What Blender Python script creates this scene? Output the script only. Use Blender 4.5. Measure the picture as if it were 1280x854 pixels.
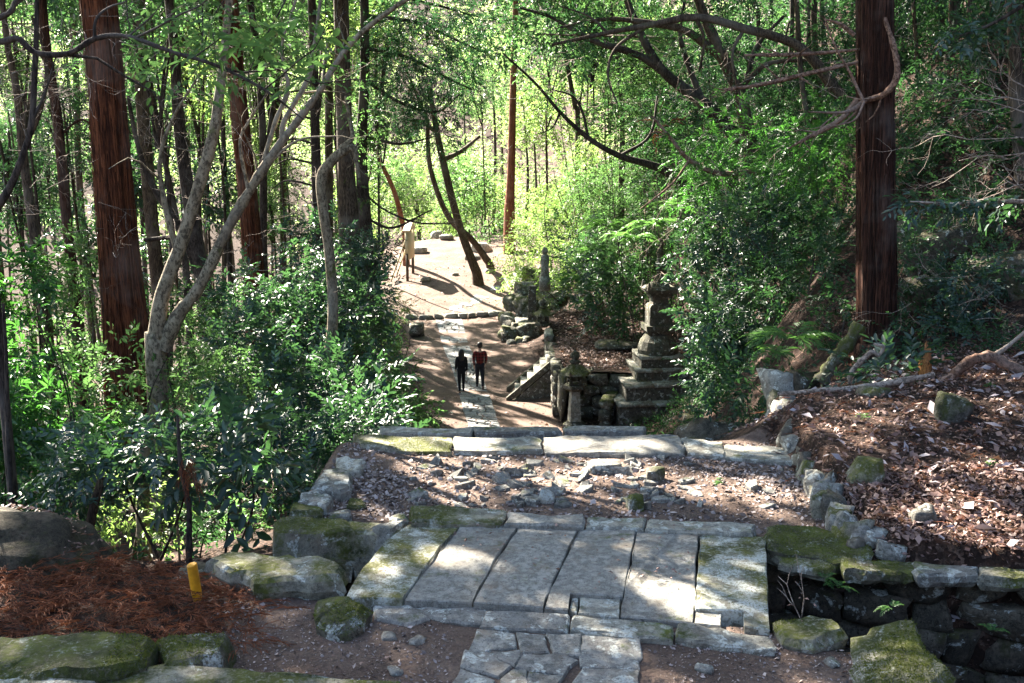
import bpy, bmesh, math, random
import numpy as np
from mathutils import Vector, Matrix

for o in list(bpy.data.objects): bpy.data.objects.remove(o)
SC = bpy.context.scene
COL = SC.collection
rnd = random.Random(11)
RG = np.random.default_rng(11)

# ------------------------------------------------------------------ camera, light, exposure
EYE = 2.85
PITCH = math.radians(10.5)
FPX = 1245.0                                   # focal length in photograph pixels (photo is 1280 wide)
cam_d = bpy.data.cameras.new('camera'); cam_d.sensor_width = 36.0
cam_d.lens = FPX/1280.0*36.0; cam_d.clip_end = 2000; cam_d.clip_start = 0.05
cam = bpy.data.objects.new('camera', cam_d); COL.objects.link(cam)
cam.location = (0, 0, EYE); cam.rotation_euler = (math.pi/2-PITCH, 0, 0)
SC.camera = cam

SUN_EL = math.radians(37); SUN_AZ = math.atan2(-0.60, 0.80)     # azimuth measured from +Y towards +X
S = np.array([math.sin(SUN_AZ)*math.cos(SUN_EL), math.cos(SUN_AZ)*math.cos(SUN_EL), math.sin(SUN_EL)])
world = bpy.data.worlds.new('World'); SC.world = world; world.use_nodes = True
wn = world.node_tree
bg = wn.nodes['Background']
sky = wn.nodes.new('ShaderNodeTexSky'); sky.sky_type = 'NISHITA'; sky.sun_disc = False
sky.sun_elevation = SUN_EL; sky.sun_rotation = SUN_AZ; sky.air_density = 1.0; sky.dust_density = 2.0
wn.links.new(sky.outputs[0], bg.inputs[0]); bg.inputs[1].default_value = 0.052
sun_d = bpy.data.lights.new('sun', 'SUN'); sun_d.energy = 5.0; sun_d.angle = math.radians(0.5); sun_d.color = (1.0, 0.91, 0.78)
sun = bpy.data.objects.new('sun', sun_d); COL.objects.link(sun)
sun.rotation_euler = Vector(S).to_track_quat('Z', 'Y').to_euler()
SC.view_settings.view_transform = 'Standard'; SC.view_settings.look = 'None'
SC.view_settings.exposure = 3.35; SC.view_settings.gamma = 1.0
SC.render.engine = 'CYCLES'
cy = SC.cycles
cy.max_bounces = 6; cy.diffuse_bounces = 3; cy.glossy_bounces = 2; cy.transmission_bounces = 3; cy.transparent_max_bounces = 4
cy.use_denoising = True; cy.sample_clamp_indirect = 6.0; cy.caustics_reflective = False; cy.caustics_refractive = False

# ------------------------------------------------------------------ geometry helpers
def ray(px, py):
    a = (px-640)/FPX; b = (427-py)/FPX
    return np.array([a, math.cos(PITCH)+b*math.sin(PITCH), -math.sin(PITCH)+b*math.cos(PITCH)])
def atz(px, py, z):
    d = ray(px, py); t = (z-EYE)/d[2]; return np.array([d[0]*t, d[1]*t, z])
def aty(px, py, y):
    d = ray(px, py); t = y/d[1]; return np.array([d[0]*t, y, EYE+d[2]*t])
def proj(P):
    P = np.asarray(P, float); z = P[..., 2]-EYE; y = P[..., 1]
    f = y*math.cos(PITCH)-z*math.sin(PITCH); u = y*math.sin(PITCH)+z*math.cos(PITCH)
    return 640+FPX*P[..., 0]/f, 427-FPX*u/f

def props(o, label=None, cat=None, group=None, kind=None):
    if label: o['label'] = label
    if cat: o['category'] = cat
    if group: o['group'] = group
    if kind: o['kind'] = kind
    return o
def empty(name, loc, label=None, cat=None, group=None, kind=None, rz=0):
    o = bpy.data.objects.new(name, None); COL.objects.link(o); o.location = tuple(loc); o.rotation_euler = (0, 0, rz)
    o.empty_display_size = 0.2
    return props(o, label, cat, group, kind)
def to_mesh(name, V, F, smooth=False):
    me = bpy.data.meshes.new(name)
    if isinstance(F, np.ndarray):
        n, k = F.shape
        me.vertices.add(len(V)); me.vertices.foreach_set('co', np.ascontiguousarray(V, 'f').ravel())
        me.loops.add(n*k); me.loops.foreach_set('vertex_index', np.ascontiguousarray(F, 'i').ravel())
        me.polygons.add(n); me.polygons.foreach_set('loop_start', np.arange(0, n*k, k, dtype='i'))
        me.update(calc_edges=True)
    else:
        me.from_pydata([tuple(v) for v in V], [], [tuple(f) for f in F]); me.update()
    if smooth: me.polygons.foreach_set('use_smooth', np.ones(len(me.polygons), bool))
    return me
def add(name, V, F, mat, parent=None, smooth=False, label=None, cat=None, group=None, kind=None, base=False, local=False):
    """one mesh object; V in world coordinates unless local (then in the parent's frame)"""
    V = np.asarray(V, float)
    c = (V.min(0)+V.max(0))/2
    if base: c[2] = V[:, 2].min()
    me = to_mesh(name, V-c, F, smooth)
    if mat is not None: me.materials.append(mat)
    o = bpy.data.objects.new(name, me); COL.objects.link(o)
    if parent is not None:
        o.parent = parent
        if local: o.location = tuple(c)
        else:
            p = np.zeros(3); q = parent
            while q is not None: p = p+np.array(q.location); q = q.parent
            o.location = tuple(c-p)
    else: o.location = tuple(c)
    return props(o, label, cat, group, kind)

def join(parts):
    Vs, Fs, k = [], [], 0
    arr = all(isinstance(f, np.ndarray) for _, f in parts) and len({f.shape[1] for _, f in parts}) == 1
    for V, F in parts:
        Vs.append(np.asarray(V, float))
        if arr: Fs.append(F+k)
        else: Fs.extend([tuple(int(i)+k for i in f) for f in F])
        k += len(V)
    return np.concatenate(Vs), (np.concatenate(Fs) if arr else Fs)

def unit(v): return v/np.maximum(np.linalg.norm(v, axis=-1, keepdims=True), 1e-9)
def smooth_path(P, n=6):
    P = np.asarray(P, float)
    if len(P) < 3: 
        t = np.linspace(0, 1, n+1)[:, None]; return P[0]*(1-t)+P[-1]*t
    Q = np.vstack([2*P[0]-P[1], P, 2*P[-1]-P[-2]]); out = []
    for i in range(1, len(Q)-2):
        p0, p1, p2, p3 = Q[i-1:i+3]
        for t in np.linspace(0, 1, n, endpoint=False):
            out.append(.5*((2*p1)+(-p0+p2)*t+(2*p0-5*p1+4*p2-p3)*t*t+(-p0+3*p1-3*p2+p3)*t**3))
    out.append(P[-1]); return np.array(out)
def tube(P, R, sides=8, flute=0.0, seed=0, wob=0.0, cap=True):
    """tapered tube through P (n,3) with radii R; flute = ribbed bark relief"""
    P = np.asarray(P, float); R = np.broadcast_to(np.asarray(R, float), (len(P),)).copy()
    rg = np.random.default_rng(seed)
    T = unit(np.gradient(P, axis=0))
    ref = np.array([0.31, 0.95, 0.05]) if abs(T[:, 2]).mean() > .5 else np.array([0, 0.1, 1.0])
    A = unit(np.cross(T, ref)); B = np.cross(T, A)
    th = np.linspace(0, 2*np.pi, sides, endpoint=False)
    rr = np.ones((len(P), sides))
    if flute:
        ph = rg.uniform(0, 6.28, 5); fr = rg.integers(3, max(4, sides//2), 5)
        for f, p in zip(fr, ph): rr += flute/2.2*np.sin(f*th+p+np.linspace(0, 1.5, len(P))[:, None]*rg.normal())
    if wob:
        rr *= 1+wob*rg.normal(size=(len(P), sides))*.5; R = R*(1+wob*rg.normal(size=len(P)))
    V = P[:, None]+R[:, None, None]*rr[..., None]*(np.cos(th)[None, :, None]*A[:, None]+np.sin(th)[None, :, None]*B[:, None])
    n = len(P); i, j = np.meshgrid(np.arange(n-1), np.arange(sides), indexing='ij'); j2 = (j+1) % sides
    F = np.stack([i*sides+j, i*sides+j2, (i+1)*sides+j2, (i+1)*sides+j], -1).reshape(-1, 4)
    V = V.reshape(-1, 3)
    if cap:
        F = np.vstack([F, [[(n-1)*sides+k, (n-1)*sides+(k+1) % sides, (n-1)*sides+(k+2) % sides, (n-1)*sides+(k+3) % sides] for k in (0,)]]) if sides == 4 else F
    return V, F
def pxpath(L, d, n=6):
    """photo polyline [(px,py,width_px[,depth])] at depth d -> smoothed points and radii in metres"""
    P = []; R = []
    for q in L:
        dd = q[3] if len(q) > 3 else d
        p = aty(q[0], q[1], dd); P.append(p); R.append(q[2]/2/FPX*np.linalg.norm(p-[0, 0, EYE]))
    P = np.array(P); sp = smooth_path(np.column_stack([P, R]), n)
    return sp[:, :3], np.maximum(sp[:, 3], .002)

def fbm(P, seed, scale=1.0, octs=3):
    """cheap vectorised lumpy noise, about -1..1"""
    rg = np.random.default_rng(seed); out = np.zeros(P.shape[:-1]); a = 1.0
    for o in range(octs):
        for k in range(4):
            w = rg.normal(size=3); w = w/np.linalg.norm(w)*scale*(2**o)*rg.uniform(.7, 1.4)
            out += a*np.sin(P@w+rg.uniform(0, 6.28))/2.2
        a *= .55
    return out
_cube = {}
def cube_grid(c):
    if c not in _cube:
        bm = bmesh.new(); bmesh.ops.create_cube(bm, size=2)
        if c: bmesh.ops.subdivide_edges(bm, edges=bm.edges[:], cuts=c, use_grid_fill=True)
        bm.verts.ensure_lookup_table()
        _cube[c] = (np.array([v.co[:] for v in bm.verts]), np.array([[v.index for v in f.verts] for f in bm.faces])); bm.free()
    return _cube[c]
def rock(size, seed, cuts=1, rnd_=.35, planes=6, amp=.06, rot=None):
    """angular stone, half extents `size`, centred on the origin"""
    V, F = cube_grid(cuts); V = V.copy(); rg = np.random.default_rng(seed)
    if cuts < 3: V = V+rg.normal(size=V.shape)*.07
    q = V*(1-rnd_)+unit(V)*1.2*rnd_
    for _ in range(planes):
        n = unit(rg.normal(size=3)); d = rg.uniform(.72, 1.0); q = q-np.maximum(0, q@n-d)[:, None]*n*.9
    if amp: q = q*(1+amp*fbm(q*1.0, seed+5, 2.5, 3))[:, None]
    q = q*np.asarray(size)
    if rot is not None:
        q = q@np.array(Matrix.Rotation(rot[2], 3, 'Z') @ Matrix.Rotation(rot[1], 3, 'Y') @ Matrix.Rotation(rot[0], 3, 'X')).T
    return q, F
def rag(poly, seed, seg=.14, jit=.008):
    """roughen the outline of a polygon (n,2)"""
    rg = np.random.default_rng(seed); out = []; poly = np.asarray(poly, float)[:, :2]
    for i in range(len(poly)):
        a, b = poly[i], poly[(i+1) % len(poly)]; L = np.linalg.norm(b-a); k = max(1, int(L/seg))
        for t in range(k):
            out.append(a+(b-a)*t/k+rg.normal(size=2)*jit)
    return np.array(out)
def prism(poly, z0, z1, bev=.012, seed=0, tilt=0.0, jit=.008, seg=.14, zfun=None, inset=0.0):
    P = rag(poly, seed, seg, jit); rg = np.random.default_rng(seed+3)
    c = P.mean(0)
    if inset: P = c+(P-c)*(1-inset/np.maximum(.05, np.linalg.norm(P-c, axis=1))[:, None])
    n = len(P); d = unit(P-c)
    tx, ty = rg.normal(size=2)*tilt
    zt = z1+(P[:, 0]-c[0])*tx+(P[:, 1]-c[1])*ty+rg.normal(size=n)*.004
    if zfun is not None: zt = zt+zfun(P)
    r0 = np.column_stack([P, np.full(n, z0)+(zt-z1 if zfun is not None else 0)]); r1 = np.column_stack([P, zt-bev]); r2 = np.column_stack([P-d*bev, zt])
    V = np.vstack([r0, r1, r2]); F = []
    for i in range(n):
        j = (i+1) % n; F += [(i, j, n+j, n+i), (n+i, n+j, 2*n+j, 2*n+i)]
    F.append(tuple(range(2*n, 3*n)))
    # keep outward orientation
    a = P; area = np.sum(a[:, 0]*np.roll(a[:, 1], -1)-np.roll(a[:, 0], -1)*a[:, 1])
    if area < 0: F = [f[::-1] for f in F]
    return V, F
def boxv(x0, x1, y0, y1, z0, z1):
    V = np.array([(x, y, z) for z in (z0, z1) for y in (y0, y1) for x in (x0, x1)], float)
    F = np.array([(0, 2, 3, 1), (4, 5, 7, 6), (0, 1, 5, 4), (2, 6, 7, 3), (0, 4, 6, 2), (1, 3, 7, 5)])
    return V, F
def frustum(w0, w1, z0, z1, n=4, rot=math.pi/4, cx=0, cy=0, d0=None, d1=None):
    """n-sided tapered block; w = half width across flats (n=4)"""
    k = 1/math.cos(math.pi/n); th = np.arange(n)*2*math.pi/n+rot
    a = np.column_stack([cx+w0*k*np.cos(th), cy+w0*k*np.sin(th), np.full(n, z0)])
    b = np.column_stack([cx+w1*k*np.cos(th), cy+w1*k*np.sin(th), np.full(n, z1)])
    V = np.vstack([a, b]); F = [(i, (i+1) % n, n+(i+1) % n, n+i) for i in range(n)]+[tuple(range(n))[::-1], tuple(range(n, 2*n))]
    return V, F
def lathe(prof, n=12, cx=0, cy=0, rot=0.0, square=False):
    th = np.arange(n)*2*math.pi/n+rot; V = []; F = []; m = len(prof)
    for r, z in prof:
        for t in th: V.append((cx+r*math.cos(t), cy+r*math.sin(t), z))
    for i in range(m-1):
        for j in range(n):
            k = (j+1) % n; F.append((i*n+j, i*n+k, (i+1)*n+k, (i+1)*n+j))
    F.append(tuple(range(n))[::-1]); F.append(tuple(range((m-1)*n, m*n)))
    return np.array(V), F
def rotz(V, a, c=(0, 0)):
    V = np.array(V, float); x, y = V[:, 0]-c[0], V[:, 1]-c[1]
    V[:, 0] = c[0]+x*math.cos(a)-y*math.sin(a); V[:, 1] = c[1]+x*math.sin(a)+y*math.cos(a); return V

def lumpy(poly, z0, z1, bev=.02, seed=0, tilt=.01, jit=.012, seg=.10, bulge=.0, rough=.010):
    """lying stone from a plan outline: ragged edge, battered sides, uneven top"""
    V, F = prism(poly, z0, z1, bev, seed, tilt, jit, seg); n = len(V)//3; T = V[2*n:]; c = T.mean(0)
    rings = [T*(1-t)+c*t+np.column_stack([np.zeros((n, 2)), bulge*t+fbm((T*(1-t)+c*t)*7, seed, 1, 3)*rough]) for t in (.3, .62)]
    mid = (V[:n]+V[n:2*n])/2; dd = unit(np.column_stack([(mid-c)[:, :2], np.zeros(n)])); mid = mid+dd*fbm(mid*6, seed+1, 1, 2)[:, None]*rough*1.8
    A = np.vstack([V[:n]-dd*rough*2, mid, V[n:2*n]+dd*fbm(V[n:2*n]*8, seed+2, 1, 2)[:, None]*rough, T+np.column_stack([np.zeros((n, 2)), fbm(T*7, seed, 1, 3)*rough]), rings[0], rings[1], [c+[0, 0, bulge]]]); Fs = []
    for r in range(5):
        for i in range(n): j = (i+1) % n; Fs.append((r*n+i, r*n+j, (r+1)*n+j, (r+1)*n+i))
    for i in range(n): Fs.append((5*n+i, 5*n+(i+1) % n, 6*n))
    P = V[:n, :2]; area = np.sum(P[:, 0]*np.roll(P[:, 1], -1)-np.roll(P[:, 0], -1)*P[:, 1])
    return A, ([f[::-1] for f in Fs] if area < 0 else Fs)
# ------------------------------------------------------------------ materials
def new_mat(name):
    m = bpy.data.materials.new(name); m.use_nodes = True; nt = m.node_tree; nt.nodes.clear(); return m, nt
def nd(nt, typ, ins=None, **kw):
    n = nt.nodes.new('ShaderNode'+typ)
    for k, v in kw.items(): setattr(n, k, v)
    for k, v in (ins or {}).items():
        s = n.inputs[k]
        if isinstance(v, bpy.types.NodeSocket): nt.links.new(v, s)
        else:
            if isinstance(v, tuple) and len(v) == 3 and s.type == 'RGBA': v = v+(1,)
            s.default_value = v
    return n
def mixc(nt, f, a, b, blend='MIX'):
    n = nd(nt, 'Mix', data_type='RGBA', blend_type=blend)
    for s, v in ((0, f), (6, a), (7, b)):
        if isinstance(v, bpy.types.NodeSocket): nt.links.new(v, n.inputs[s])
        else: n.inputs[s].default_value = v if s == 0 else tuple(v)+(1,)
    return n.outputs[2]
def mth(nt, op, a, b=0.0, clamp=False):
    n = nd(nt, 'Math', operation=op, use_clamp=clamp)
    for i, v in enumerate((a, b)):
        if isinstance(v, bpy.types.NodeSocket): nt.links.new(v, n.inputs[i])
        else: n.inputs[i].default_value = v
    return n.outputs[0]
def ramp(nt, f, stops, interp='LINEAR'):
    n = nd(nt, 'ValToRGB', {0: f}); cr = n.color_ramp; cr.interpolation = interp
    while len(cr.elements) < len(stops): cr.elements.new(.5)
    for e, (p, c) in zip(cr.elements, stops): e.position = p; e.color = (c if isinstance(c, tuple) else (c, c, c))+(1,)
    return n.outputs[0]
def noise_(nt, scale, detail=4, rough=.6, vec=None, dist=0.0):
    ins = {'Scale': scale, 'Detail': detail, 'Roughness': rough, 'Distortion': dist}
    if vec is not None: ins['Vector'] = vec
    return nd(nt, 'TexNoise', ins).outputs[0]
def posn(nt): return nd(nt, 'NewGeometry').outputs['Position']
def mapped(nt, vec, scale):
    return nd(nt, 'Mapping', {'Vector': vec, 'Scale': scale}).outputs[0]
def finish(nt, col, rough=.9, bump=None, bstr=.3, bdist=.02, spec=.3):
    p = nd(nt, 'BsdfPrincipled'); o = nd(nt, 'OutputMaterial')
    for k, v in (('Base Color', col), ('Roughness', rough), ('Specular IOR Level', spec)):
        if isinstance(v, bpy.types.NodeSocket): nt.links.new(v, p.inputs[k])
        else: p.inputs[k].default_value = v if not isinstance(v, tuple) else v+(1,)
    if bump is not None:
        b = nd(nt, 'Bump', {'Height': bump, 'Strength': bstr, 'Distance': bdist}); nt.links.new(b.outputs[0], p.inputs['Normal'])
    nt.links.new(p.outputs[0], o.inputs[0]); return p
def stone(name, c1, c2, moss=.0, mossc=(.10, .125, .018), mossd=(.035, .042, .010), lichen=.0, scale=1.0, bstr=.5, cracks=.0, tint=.35, dirt=.25):
    m, nt = new_mat(name); P = posn(nt)
    big = noise_(nt, 2.2*scale, 5, .62, P); mid = noise_(nt, 11*scale, 6, .7, P); fine = noise_(nt, 42*scale, 5, .75, P)
    col = mixc(nt, ramp(nt, big, [(.35, 0.), (.65, 1.)]), c1, c2)
    col = mixc(nt, ramp(nt, mid, [(.42, 1.), (.58, 0.)]), col, tuple(x*.62 for x in c1))
    pits = ramp(nt, fine, [(.36, 1.), (.44, 0.)])
    col = mixc(nt, mth(nt, 'MULTIPLY', pits, .85), col, tuple(x*.22 for x in c1))
    col = mixc(nt, mth(nt, 'MULTIPLY', ramp(nt, noise_(nt, 95*scale, 3, .7, P), [(.5, 0.), (.68, 1.)]), .35), col, tuple(min(1, x*1.5) for x in c2))
    if dirt: col = mixc(nt, mth(nt, 'MULTIPLY', ramp(nt, noise_(nt, 3.1*scale, 6, .7, P), [(.5, 0.), (.68, 1.)]), dirt*2), col, (.17, .125, .085))
    rndv = nd(nt, 'ObjectInfo').outputs['Random']
    v = mth(nt, 'ADD', mth(nt, 'MULTIPLY', rndv, tint), 1-tint/2)
    col = mixc(nt, 1.0, col, nd(nt, 'CombineColor', {0: v, 1: v, 2: mth(nt, 'MULTIPLY', v, .98)}).outputs[0], 'MULTIPLY')
    h = mth(nt, 'ADD', mth(nt, 'MULTIPLY', mid, .8), mth(nt, 'MULTIPLY', fine, .5))
    h = mth(nt, 'SUBTRACT', h, mth(nt, 'MULTIPLY', pits, .25))
    if lichen:
        l = ramp(nt, noise_(nt, 7.5*scale, 4, .65, P, .4), [(.62-lichen*.25, 0.), (.66-lichen*.25, 1.)])
        l = mth(nt, 'MULTIPLY', l, ramp(nt, noise_(nt, 60, 3, .6, P), [(.35, 0.), (.55, 1.)]))
        col = mixc(nt, mth(nt, 'MULTIPLY', l, .85), col, (.50, .52, .47))
    if moss:
        nz = nd(nt, 'SeparateXYZ', {0: nd(nt, 'NewGeometry').outputs['Normal']}).outputs[2]
        a = mth(nt, 'ADD', noise_(nt, 2.6*scale, 6, .68, P), mth(nt, 'MULTIPLY', nz, .10))
        mk = ramp(nt, a, [(.72-moss*.30, 0.), (.84-moss*.30, 1.)])
        mk = mth(nt, 'MULTIPLY', mk, ramp(nt, noise_(nt, 38, 4, .7, P), [(.30, .15), (.52, 1.)]))
        mc = mixc(nt, ramp(nt, noise_(nt, 5, 4, .6, P), [(.35, 0.), (.65, 1.)]), mossd, mossc)
        col = mixc(nt, mk, col, mc)
        h = mth(nt, 'ADD', h, mth(nt, 'MULTIPLY', mk, mth(nt, 'MULTIPLY', noise_(nt, 120, 3, .7, P), .8)))
    finish(nt, col, .88, h, bstr, .02); return m
def leafm(name, c1, c2, gloss=.35, trans=.4, tcol=None, spec=.5, dead=0.0):
    """thin leaf: diffuse + gloss + light through the blade; colour varies leaf by leaf"""
    m, nt = new_mat(name)
    r = nd(nt, 'NewGeometry').outputs['Random Per Island']
    col = mixc(nt, r, c1, c2)
    if dead:
        r2 = mth(nt, 'FRACT', mth(nt, 'MULTIPLY', r, 17.37))
        col = mixc(nt, mth(nt, 'LESS_THAN', r2, dead), col, (.22, .13, .045))
    p = nd(nt, 'BsdfPrincipled', {'Base Color': col, 'Roughness': gloss, 'Specular IOR Level': spec})
    tc = tcol or tuple(min(1, x*2.4) for x in c2)
    t = nd(nt, 'BsdfTranslucent', {'Color': mixc(nt, r, tuple(x*.7 for x in tc), tc)})
    mx = nd(nt, 'MixShader', {0: trans, 1: p.outputs[0], 2: t.outputs[0]})
    nt.links.new(mx.outputs[0], nd(nt, 'OutputMaterial').inputs[0]); return m
def bark(name, c1, c2, stretch=(13, 13, .7), bstr=.8, moss=0.0, ridge=1.0):
    m, nt = new_mat(name); P = posn(nt); v = mapped(nt, P, stretch)
    n1 = noise_(nt, 1.6, 7, .72, v, .6); n2 = noise_(nt, 5.0, 5, .7, v); n3 = noise_(nt, 1.1, 4, .6, P)
    col = mixc(nt, ramp(nt, n1, [(.40, 0.), (.58, 1.)]), c1, c2)
    col = mixc(nt, mth(nt, 'MULTIPLY', ramp(nt, n2, [(.42, 1.), (.52, 0.)]), .85), col, tuple(x*.3 for x in c1))
    col = mixc(nt, mth(nt, 'MULTIPLY', ramp(nt, n3, [(.5, 0.), (.66, 1.)]), .45), col, tuple(min(1, (a*.5+b*.5+.05)) for a, b in zip(c2, (.2, .18, .15))))
    if moss:
        col = mixc(nt, ramp(nt, noise_(nt, 2.3, 6, .7, P), [(.66-moss*.3, 0.), (.74-moss*.3, 1.)]), col, (.07, .085, .018))
    finish(nt, col, .92, mth(nt, 'ADD', n1, mth(nt, 'MULTIPLY', n2, .5)), bstr, .03*ridge, .2); return m
def plain(name, c, rough=.8, spec=.3, var=.25, scale=20, bstr=.15):
    m, nt = new_mat(name); P = posn(nt); n = noise_(nt, scale, 5, .65, P)
    col = mixc(nt, ramp(nt, n, [(.3, 0.), (.7, 1.)]), tuple(x*(1-var) for x in c), tuple(min(1, x*(1+var)) for x in c))
    finish(nt, col, rough, n, bstr, .01, spec); return m

M = {}
M['slab'] = stone('slab_stone', (.245, .236, .212), (.34, .328, .295), moss=.12, lichen=.0, bstr=.55, tint=.22, dirt=.28, scale=1.5)
M['slab_moss'] = stone('slab_stone_mossy', (.235, .225, .18), (.32, .305, .24), moss=.58, mossc=(.13, .13, .030), mossd=(.045, .048, .016), lichen=.7, bstr=.5, tint=.15)
M['flag'] = stone('flagstone', (.225, .217, .20), (.325, .308, .272), moss=.16, lichen=.25, bstr=.55, tint=.4, scale=1.3)
M['kerb'] = stone('kerb_stone', (.25, .242, .21), (.36, .34, .28), moss=.30, lichen=.35, bstr=.6, tint=.3)
M['kerb_moss'] = stone('kerb_stone_mossy', (.22, .21, .17), (.32, .30, .23), moss=.80, mossc=(.105, .115, .018), lichen=.15, bstr=.7)
M['moss_rock'] = stone('moss_covered_rock', (.13, .12, .09), (.20, .185, .14), moss=.95, mossc=(.10, .12, .016), mossd=(.035, .04, .012), lichen=.3, bstr=.9)
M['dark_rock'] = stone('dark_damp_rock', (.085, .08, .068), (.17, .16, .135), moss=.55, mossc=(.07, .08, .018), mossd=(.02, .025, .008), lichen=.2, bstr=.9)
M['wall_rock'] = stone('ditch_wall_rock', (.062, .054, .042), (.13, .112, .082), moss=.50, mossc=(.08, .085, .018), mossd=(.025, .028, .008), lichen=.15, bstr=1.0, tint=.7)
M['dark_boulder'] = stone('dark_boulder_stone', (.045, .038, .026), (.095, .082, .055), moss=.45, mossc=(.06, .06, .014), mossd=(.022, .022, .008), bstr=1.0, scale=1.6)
M['moss_tuft'] = leafm('moss_tuft', (.055, .07, .012), (.14, .155, .025), .8, .25, (.2, .24, .04), .2)
M['rubble'] = stone('loose_rubble', (.19, .185, .17), (.30, .288, .255), moss=.28, lichen=.15, bstr=.7, tint=.6, scale=2.0)
M['old_stone'] = stone('weathered_carved_stone', (.068, .066, .053), (.130, .126, .098), moss=.5, mossc=(.09, .10, .025), lichen=.12, bstr=.6, tint=.2)
M['paving'] = stone('path_paving_stone', (.22, .225, .235), (.34, .34, .34), moss=.10, lichen=.1, bstr=.6, tint=.7, scale=2.0, dirt=.15)
M['pale_stone'] = stone('pale_boulder_stone', (.19, .185, .165), (.31, .30, .265), moss=.3, lichen=.35, bstr=.7, tint=.4)

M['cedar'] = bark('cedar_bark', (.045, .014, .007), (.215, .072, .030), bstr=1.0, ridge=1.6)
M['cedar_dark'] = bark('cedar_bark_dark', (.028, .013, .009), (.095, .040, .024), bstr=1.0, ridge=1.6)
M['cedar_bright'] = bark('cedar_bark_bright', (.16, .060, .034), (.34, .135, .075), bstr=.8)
M['grey_bark'] = bark('smooth_grey_bark', (.15, .118, .078), (.285, .24, .165), stretch=(5, 5, 3), bstr=.45, moss=.25)
M['brown_bark'] = bark('brown_bark', (.045, .031, .022), (.12, .086, .058), stretch=(9, 9, 1.6), bstr=.8, moss=.2)
M['dark_bark'] = bark('dark_bark', (.026, .020, .017), (.075, .058, .047), stretch=(9, 9, 2), bstr=.6)
M['dead_wood'] = bark('bleached_dead_wood', (.22, .165, .13), (.42, .345, .285), stretch=(6, 6, 6), bstr=.4)
M['red_wood'] = bark('reddish_dead_branch', (.14, .075, .05), (.30, .19, .14), stretch=(6, 6, 6), bstr=.4)
M['orange_wood'] = bark('rotten_orange_wood', (.22, .07, .02), (.55, .25, .08), stretch=(18, 18, 1.5), bstr=1.0)

M['lf_glossy'] = leafm('glossy_evergreen_leaf', (.014, .037, .030), (.040, .078, .062), .42, .22, (.10, .26, .07), .5)  # blue of the sky's sheen is put into the base colour
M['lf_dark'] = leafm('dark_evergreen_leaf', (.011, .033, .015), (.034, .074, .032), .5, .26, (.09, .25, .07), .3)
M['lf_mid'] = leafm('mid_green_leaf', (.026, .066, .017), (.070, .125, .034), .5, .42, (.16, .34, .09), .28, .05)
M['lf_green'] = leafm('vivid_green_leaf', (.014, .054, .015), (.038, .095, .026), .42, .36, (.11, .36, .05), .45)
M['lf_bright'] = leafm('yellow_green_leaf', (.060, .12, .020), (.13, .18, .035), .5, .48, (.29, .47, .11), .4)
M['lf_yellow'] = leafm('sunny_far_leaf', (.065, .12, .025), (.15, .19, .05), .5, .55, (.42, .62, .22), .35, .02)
M['lf_needle'] = leafm('cedar_needle', (.015, .050, .018), (.032, .078, .030), .5, .22, (.06, .19, .06), .35, .03)
M['lf_fern'] = leafm('fern_frond', (.025, .095, .022), (.075, .16, .040), .45, .40, (.18, .42, .08), .4)
M['lf_dry'] = leafm('dry_cedar_frond', (.070, .022, .011), (.26, .092, .042), .7, .18, (.30, .11, .05), .2)
M['litter'] = leafm('fallen_leaf', (.085, .037, .028), (.31, .205, .17), .55, .12, (.35, .2, .12), .4)
M['litter_pale'] = leafm('pale_fallen_leaf', (.27, .225, .225), (.42, .36, .37), .5, .08, (.4, .3, .25), .4)
M['chip'] = leafm('gravel_chip', (.10, .075, .065), (.42, .35, .325), .75, .0, None, .3)
M['yellow'] = plain('yellow_paint', (.66, .29, .012), .55, .4, .35, 9)
M['board'] = plain('pale_timber', (.52, .46, .32), .7, .3, .15, 6)
M['post'] = plain('dark_timber', (.10, .075, .055), .8)

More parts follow.
